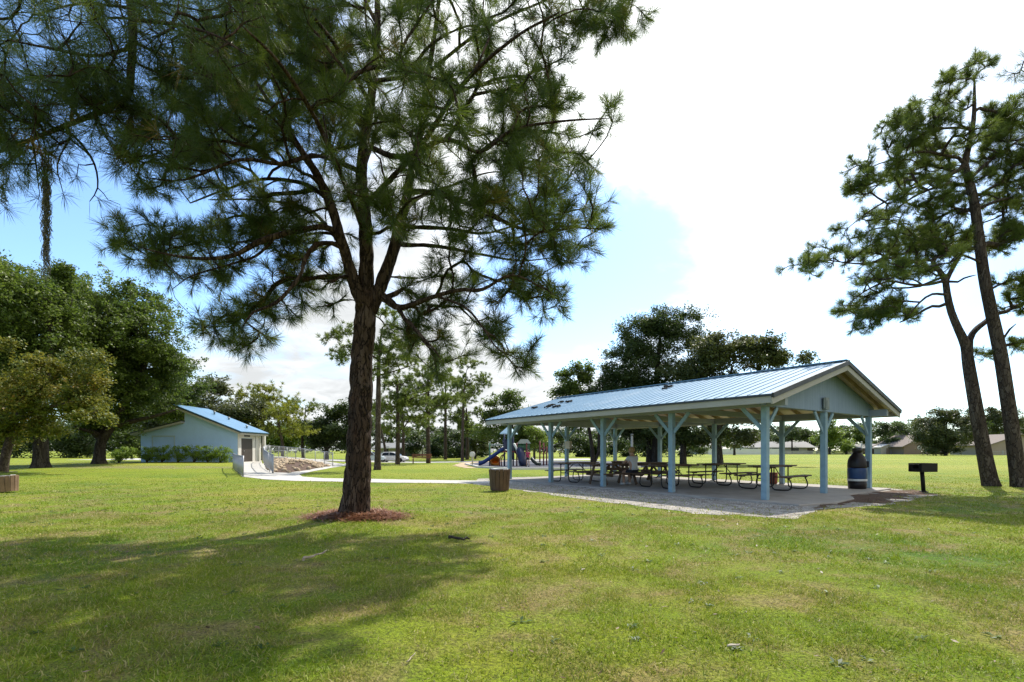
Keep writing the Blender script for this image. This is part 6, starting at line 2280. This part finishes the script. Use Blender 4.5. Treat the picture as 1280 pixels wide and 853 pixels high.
# ================================================================== houses and fences across the field
def house(label, px0, px1, py_eave, py_ridge, Y, wall, roof, depth=9.0, gable=False, openings=(), roof_over=1.0):
    k = Y / F
    x0, x1 = (px0 - CX) * k, (px1 - CX) * k
    w = x1 - x0
    ze, zr_ = CAMH - (py_eave - HY) * k, CAMH - (py_ridge - HY) * k
    r = empty('house', ((x0 + x1) / 2, Y, 0), 0, label, 'house', 'houses beyond the park')
    h = w / 2
    if gable:
        MB().prism([(-h, -.3), (h, -.3), (h, ze), (0, zr_), (-h, ze)], (0, 0, 0), (1, 0, 0), (0, 0, 1), (0, 1, 0), depth).build('wall', wall, r)
        m = MB()
        o = roof_over
        sl = (zr_ - ze) / h
        m.prism([(-h - o, ze - o * sl), (0, zr_), (h + o, ze - o * sl), (h + o, ze - o * sl + .25), (0, zr_ + .25), (-h - o, ze - o * sl + .25)], (0, -.6, 0), (1, 0, 0), (0, 0, 1), (0, 1, 0), depth + 1.2)
        m.build('roof', roof, r)
    else:
        MB().box((0, depth / 2, ze / 2 - .15), (w, depth, ze + .3)).build('wall', wall, r)
        MB().prism([(-.9, ze - .02), (depth / 2, zr_), (depth + .9, ze - .02), (depth / 2, zr_ - .001 + .2), ][0:3] + [(depth / 2, zr_ - .6)], (-h - .8, 0, 0), (0, 1, 0), (0, 0, 1), (1, 0, 0), w + 1.6).build('roof', roof, r)
        MB().box((0, -.86, ze - .08), (w + 1.5, .08, .2)).build('fascia', trim_cream, r)
    for a, b, z0, z1, kind in openings:
        mm = {'dark': door_and_shade, 'glass': M('house_glass', (.03, .035, .04), .15), 'white': M('house_white', (.6, .6, .58), .6)}[kind]
        nm = {'dark': 'carport', 'glass': 'window', 'white': 'door'}[kind]  # dark openings are flat panels, the shade inside put into their colour
        fr = MB().box(((a + b) / 2 * w, -.03, (z0 + z1) / 2), (abs(b - a) * w, .07, z1 - z0)).build(nm, mm, r)
        if kind == 'glass':
            t = M('house_trim', (.55, .54, .5), .6)
            f = MB(); aw = abs(b - a) * w
            for zz in (z0 - .05, z1 + .05):
                f.box(((a + b) / 2 * w, -.05, zz), (aw + .2, .08, .1))
            for xx in (a, b):
                f.box((xx * w, -.05, (z0 + z1) / 2), (.1, .08, z1 - z0))
            f.build('frame', t, fr)
    return r


shingle_grey = M('shingle_grey', (.20, .20, .20), .85, 0, .15, 2, .2, .2)
shingle_pale = M('shingle_pale', (.27, .265, .255), .85, 0, .12, 2, .2, .2)
shingle_brown = M('shingle_brown', (.20, .165, .14), .85, 0, .15, 2, .2, .2)
wall_tan = M('wall_tan', (.33, .265, .20), .85, 0, .08, 1)
wall_cream = M('wall_cream', (.38, .365, .32), .85, 0, .06, 1)
wall_brown = M('wall_brown', (.22, .165, .125), .85, 0, .1, 1)
house('long grey-roofed house with a dark carport behind the parked cars', 470, 524, 560, 553.5, 105, wall_cream, shingle_grey, 10, False, [(-.02, .42, .1, 2.0, 'dark'), (-.32, -.2, .9, 2.0, 'glass')])
house('pale-roofed low house beyond the white fence, left one', 872, 900, 559.5, 553.5, 160, wall_cream, shingle_pale, 10, False, [(.1, .5, .1, 2.2, 'dark'), (-.3, -.1, .9, 2.0, 'glass')])
house('pale-roofed long house behind the white fence, in the middle', 930, 1016, 559.5, 552.0, 172, wall_cream, shingle_pale, 11, False, [(-.42, -.3, .9, 2.1, 'glass'), (-.1, .02, .9, 2.1, 'glass'), (.2, .3, .9, 2.1, 'glass'), (.42, .5, .1, 2.1, 'dark')])
house('brown gabled house with a round white vent, beside the big shrub', 1130, 1186, 557.5, 544.0, 150, wall_brown, shingle_brown, 12, True, [(.3, .4, .9, 2.1, 'glass')])
house('tan gabled house with a dark opening behind the leaning trunks', 1238, 1312, 556, 543.5, 130, wall_tan, shingle_brown, 12, True, [(-.22, .02, .0, 2.5, 'dark'), (.2, .32, .9, 2.1, 'glass')])
house('low dark house half hidden behind the play area', 588, 612, 566, 561, 120, wall_brown, shingle_grey, 8, False, [(.0, .4, .1, 1.6, 'dark')])
house('small house with dark doorway left of the garden shed', 1076, 1104, 560.5, 555.0, 165, wall_brown, shingle_pale, 8, False, [(.0, .4, .1, 2.2, 'dark'), (-.35, -.2, .9, 1.9, 'glass')])
# round vent on the brown gable
h_ = [o for o in bpy.data.objects if o.get('label', '').startswith('brown gabled')][0]
k_ = 150 / F
MB().lathe([(.30, -.04), (.62, -.04), (.62, .04), (.30, .04), (.30, -.04)], ((1149 - 1158) * k_, -.06, CAMH + (HY - 561.5) * k_ + .4), 20, True, Matrix.Rotation(R(90), 3, 'X')).build('round_vent', M('house_white', (.6, .6, .58), .6), h_)

sh = empty('garden_shed', (*W(1109.5, 570, 155)[:2], 0), 0, 'small pale garden shed under the round dark tree', 'shed')
MB().prism([(-2.1, -.2), (2.1, -.2), (2.1, 2.2), (0, 3.0), (-2.1, 2.2)], (0, 0, 0), (1, 0, 0), (0, 0, 1), (0, 1, 0), 3).build('wall', M('shed_wall', (.36, .33, .29), .8, 0, .1, 1), sh)
MB().prism([(-2.4, 2.1), (0, 3.02), (2.4, 2.1), (2.4, 2.25), (0, 3.2), (-2.4, 2.25)], (0, -.3, 0), (1, 0, 0), (0, 0, 1), (0, 1, 0), 3.6).build('roof', M('shed_roof', (.50, .49, .46), .7, 0, .1, 1), sh)
MB().box((.2, -.03, 1.0), (1.3, .06, 2.0)).build('door', wall_brown, sh)


def fence(label, px0, px1, Y, h, mat, gap, pick=.12, rails=True):
    k = Y / F
    x0, x1 = (px0 - CX) * k, (px1 - CX) * k
    r = empty('fence', ((x0 + x1) / 2, Y, 0), 0, label, 'fence', 'fences along the back gardens')
    h2 = (x1 - x0) / 2
    m = MB()
    x = -h2
    i = 0
    while x < h2:
        m.box((x, 0, h / 2 - .03), (pick, .03, h + .05 * ((i * 7) % 3 - 1) * .4))
        x += gap
        i += 1
    for z in (.3, h - .3):
        m.box((0, .04, z), (x1 - x0, .05, .1))
    m.build('panel', mat, r)
    n = max(2, int((x1 - x0) / 2.6))
    for j in range(n + 1):
        MB().box((-h2 + (x1 - x0) * j / n, .07, h / 2), (.12, .12, h + .12)).build('post', mat, r)
    return r


fence('white board fence along the far edge of the field', 886, 976, 148, 1.75, M('fence_white', (.62, .63, .62), .6, 0, .06, 1), .22, .20)
fence('weathered grey fence right of the white one', 977, 1076, 152, 1.15, M('fence_grey', (.34, .33, .31), .8, 0, .12, 1), .26, .16)
fence('low pale fence seen between the big shrub and the leaning trunk', 1196, 1240, 140, 1.3, M('fence_pale', (.48, .48, .47), .7, 0, .1, 1), .3, .16)
fence('thin fence before the tan gabled house at the right edge', 1240, 1310, 127, 1.2, M('fence_wire', (.36, .35, .33), .7, 0, .1, 1), .5, .06)

# pale wooden pole behind the tables, lamp post on the right of the bin
for lab, px, yb, yt in (('pale bare pole rising behind the seated person', 790, 580.5, 544), ('thin grey pole near the round dark tree', 1077, 573, 553)):
    g = G(px, yb)
    e = empty('pole', g, 0, lab, 'pole')
    hh = (yb - yt) / F * g.y
    MB().tube([(0, 0, -.05), (0, 0, hh)], [.13, .11], 10).build('shaft', M('pole_pale', (.40, .39, .36), .7, 0, .12, 3), e)
    MB().lathe([(.14, hh - .05), (.15, hh), (.15, hh + .08), (.02, hh + .12)], (0, 0, 0), 10).build('cap', M('pole_cap', (.25, .25, .24), .6), e)

# ================================================================== small things lying on the lawn
def stick(label, a, b, r, mat, seed):
    p, q = G(*a), G(*b)
    rr = random.Random(seed)
    pts = []
    for i in range(8):
        s = p.lerp(q, i / 7)
        pts.append(s - p + Vector((rr.uniform(-1, 1) * r, rr.uniform(-1, 1) * r * 2, r * .9 + rr.uniform(0, r) + .015)))
    m = MB().tube(pts, [r * (1.0 - .08 * i) * rr.uniform(.8, 1.15) for i in range(8)], 8)
    m.tube([pts[5], pts[5] + (q - p) * .12 + Vector((0, r * 4, r))], [r * .5, r * .25], 6)
    tag(m.build('fallen_stick', mat, None, p), label, 'stick', 'dead wood on the lawn')


stick('pale dead stick lying on the lawn left of the pine foot', (376, 704), (408, 694), .018, M('dead_wood_pale', (.30, .25, .20), .9, 0, .3, 20), 2)
stick('dark rotten piece of bark wood on the lawn right of the pine', (560, 677), (588, 678), .026, M('dead_wood_dark', (.035, .028, .022), .9, 0, .4, 20), 5)
stick('thin pale twig in the grass at the lower middle', (508, 832), (520, 820), .004, M('dead_wood_pale', (.30, .25, .20)), 8)


def dry_leaf(label, px, py, L, rot):
    g = G(px, py)
    vs, fs = [], []
    n, m = 7, 5
    for i in range(n):
        u = i / (n - 1)
        w = .26 * math.sin(math.pi * min(1, u * .92 + .06)) ** .8
        for j in range(m):
            v = (j / (m - 1) - .5) * 2
            vs.append(((u - .5) * L, v * w * L * .5, .03 + .25 * L * (v * v) * .5 + .03 * L * math.sin(u * 6)))
    for i in range(n - 1):
        for j in range(m - 1):
            fs.append((i * m + j, i * m + j + 1, (i + 1) * m + j + 1, (i + 1) * m + j))
    o = MB().add(vs, fs, True).build('dry_leaf', M('dry_leaf', (.38, .34, .28), .8, 0, .25, 30), None, g)
    so_ = o.modifiers.new('thick', 'SOLIDIFY'); so_.thickness = .002
    o.rotation_euler = (0, 0, rot)
    tag(o, label, 'leaf', 'dry leaves on the lawn')


dry_leaf('pale curled dry leaf on the lawn at the bottom right of centre', 917, 814, .10, .3)
dry_leaf('small pale dry leaf on the sunny lawn before the gravel', 729, 716, .08, 1.0)

# ================================================================== light, sky, camera
SUN_AZ, SUN_EL = 31.0, 53.0       # azimuth from +Y towards +X


def build_world():
    w = bpy.data.worlds.new('World')
    SC.world = w
    w.use_nodes = True
    nt = w.node_tree
    nt.nodes.clear()
    t = NT(nt)
    out = t.n('ShaderNodeOutputWorld')
    bg = t.n('ShaderNodeBackground')
    sky = t.n('ShaderNodeTexSky')
    sky.sky_type = 'NISHITA'
    sky.sun_disc = False
    sky.sun_elevation = R(SUN_EL)
    sky.sun_rotation = R(SUN_AZ)
    sky.air_density = 1.0
    sky.dust_density = 0.6
    sky.ozone_density = 1.6
    d = t.n('ShaderNodeTexCoord').outputs['Generated']
    sep = t.n('ShaderNodeSeparateXYZ')
    t.l(d, sep.inputs[0])
    zc = t.math('ADD', t.math('MAXIMUM', sep.outputs['Z'], 0.0), 0.22)
    cb = t.n('ShaderNodeCombineXYZ')
    t.l(t.math('DIVIDE', sep.outputs['X'], zc), cb.inputs[0])
    t.l(t.math('DIVIDE', sep.outputs['Y'], zc), cb.inputs[1])
    P = t.mapping(cb.outputs[0], (1, 1, 1), (0.35, 0.2, 0))
    n1 = t.noise(P, 0.9, 9, 0.56, 0.35)
    n2 = t.noise(P, 2.6, 8, 0.6, 0.2)

    def blob(dx, dy, dz, a, b):
        v = Vector((dx, dy, dz)).normalized()
        dp = t.n('ShaderNodeVectorMath', operation='DOT_PRODUCT')
        nrm = t.n('ShaderNodeVectorMath', operation='NORMALIZE')
        t.l(d, nrm.inputs[0])
        t.l(nrm.outputs[0], dp.inputs[0])
        dp.inputs[1].default_value = v
        return t.mrange(dp.outputs['Value'], math.cos(R(a)), math.cos(R(b)))

    bank = t.mrange(sep.outputs['X'], -0.62, 0.12, -0.30, 0.42)      # the cloud bank thickens to the right, towards the sun
    hole = t.math('MULTIPLY', blob(0.145, 1, 0.345, 16.0, 0.0), 0.64)
    low = t.math('MULTIPLY', t.mrange(sep.outputs['Z'], 0.34, 0.10), 0.20)
    f = t.math('ADD', n1, bank)
    f = t.math('SUBTRACT', f, hole)
    f = t.math('ADD', f, low)
    f = t.math('ADD', f, t.math('MULTIPLY', t.math('SUBTRACT', n2, 0.5), 1.0))
    f = t.math('ADD', f, t.math('MULTIPLY', blob(-0.46, 1, 0.20, 21, 3), 0.16))
    cov = t.mrange(f, 0.36, 0.78)
    thin = t.math('MULTIPLY', blob(0.95, 1, 0.06, 36, 8), 0.85)        # thin veil low on the right
    cov = t.math('MULTIPLY', cov, t.math('SUBTRACT', 1.0, thin))
    shade = t.mrange(t.noise(P, 3.4, 9, 0.6, 0.6), 0.34, 0.66, 0.84, 1.14)
    glare = blob(0.35, 0.9, 0.70, 38, 4)
    lum = t.math('MULTIPLY', t.math('ADD', 3.05, t.math('MULTIPLY', glare, 3.0)), shade)
    cc = t.n('ShaderNodeCombineXYZ')
    t.l(t.math('MULTIPLY', lum, 0.955), cc.inputs[0])
    t.l(t.math('MULTIPLY', lum, 0.985), cc.inputs[1])
    t.l(lum, cc.inputs[2])
    skyc = t.mix(1.0, sky.outputs[0], (0.70, 0.82, 0.92), 'MULTIPLY')
    c = t.mix(cov, skyc, cc.outputs[0])
    t.l(c, bg.inputs['Color'])
    bg.inputs['Strength'].default_value = 0.15
    t.l(bg.outputs[0], out.inputs['Surface'])


build_world()
sl = bpy.data.lights.new('sun', 'SUN')
sl.energy = 3.1
sl.angle = R(0.53)
sl.color = (1.0, 0.945, 0.86)
so = bpy.data.objects.new('sun', sl)
COL.objects.link(so)
az, el = R(SUN_AZ), R(SUN_EL)
sdir = Vector((math.sin(az) * math.cos(el), math.cos(az) * math.cos(el), math.sin(el)))
so.rotation_euler = (-sdir).to_track_quat('-Z', 'Y').to_euler()
so.location = (0, 0, 60)

cam = bpy.data.cameras.new('camera')
cam.sensor_width = 36
cam.lens = 36 * F / 1280
cam.shift_y = (HY - 426.5) / 1280
cam.clip_end = 6000
cam.clip_start = 0.05
co_ = bpy.data.objects.new('camera', cam)
co_.location = (0, 0, CAMH)
co_.rotation_euler = (R(90), 0, 0)
COL.objects.link(co_)
SC.camera = co_

SC.render.engine = 'CYCLES'
SC.view_settings.view_transform = 'Standard'
SC.view_settings.look = 'None'
SC.view_settings.exposure = 1.12
SC.view_settings.gamma = 1.0
SC.view_settings.use_curve_mapping = False
cy = SC.cycles
cy.max_bounces = 6
cy.diffuse_bounces = 3
cy.glossy_bounces = 2
cy.transmission_bounces = 4
cy.transparent_max_bounces = 8
cy.caustics_reflective = False
cy.caustics_refractive = False
cy.sample_clamp_indirect = 6
cy.use_denoising = True
cy.denoising_prefilter = 'NONE'
cy.denoising_input_passes = 'RGB_ALBEDO_NORMAL'
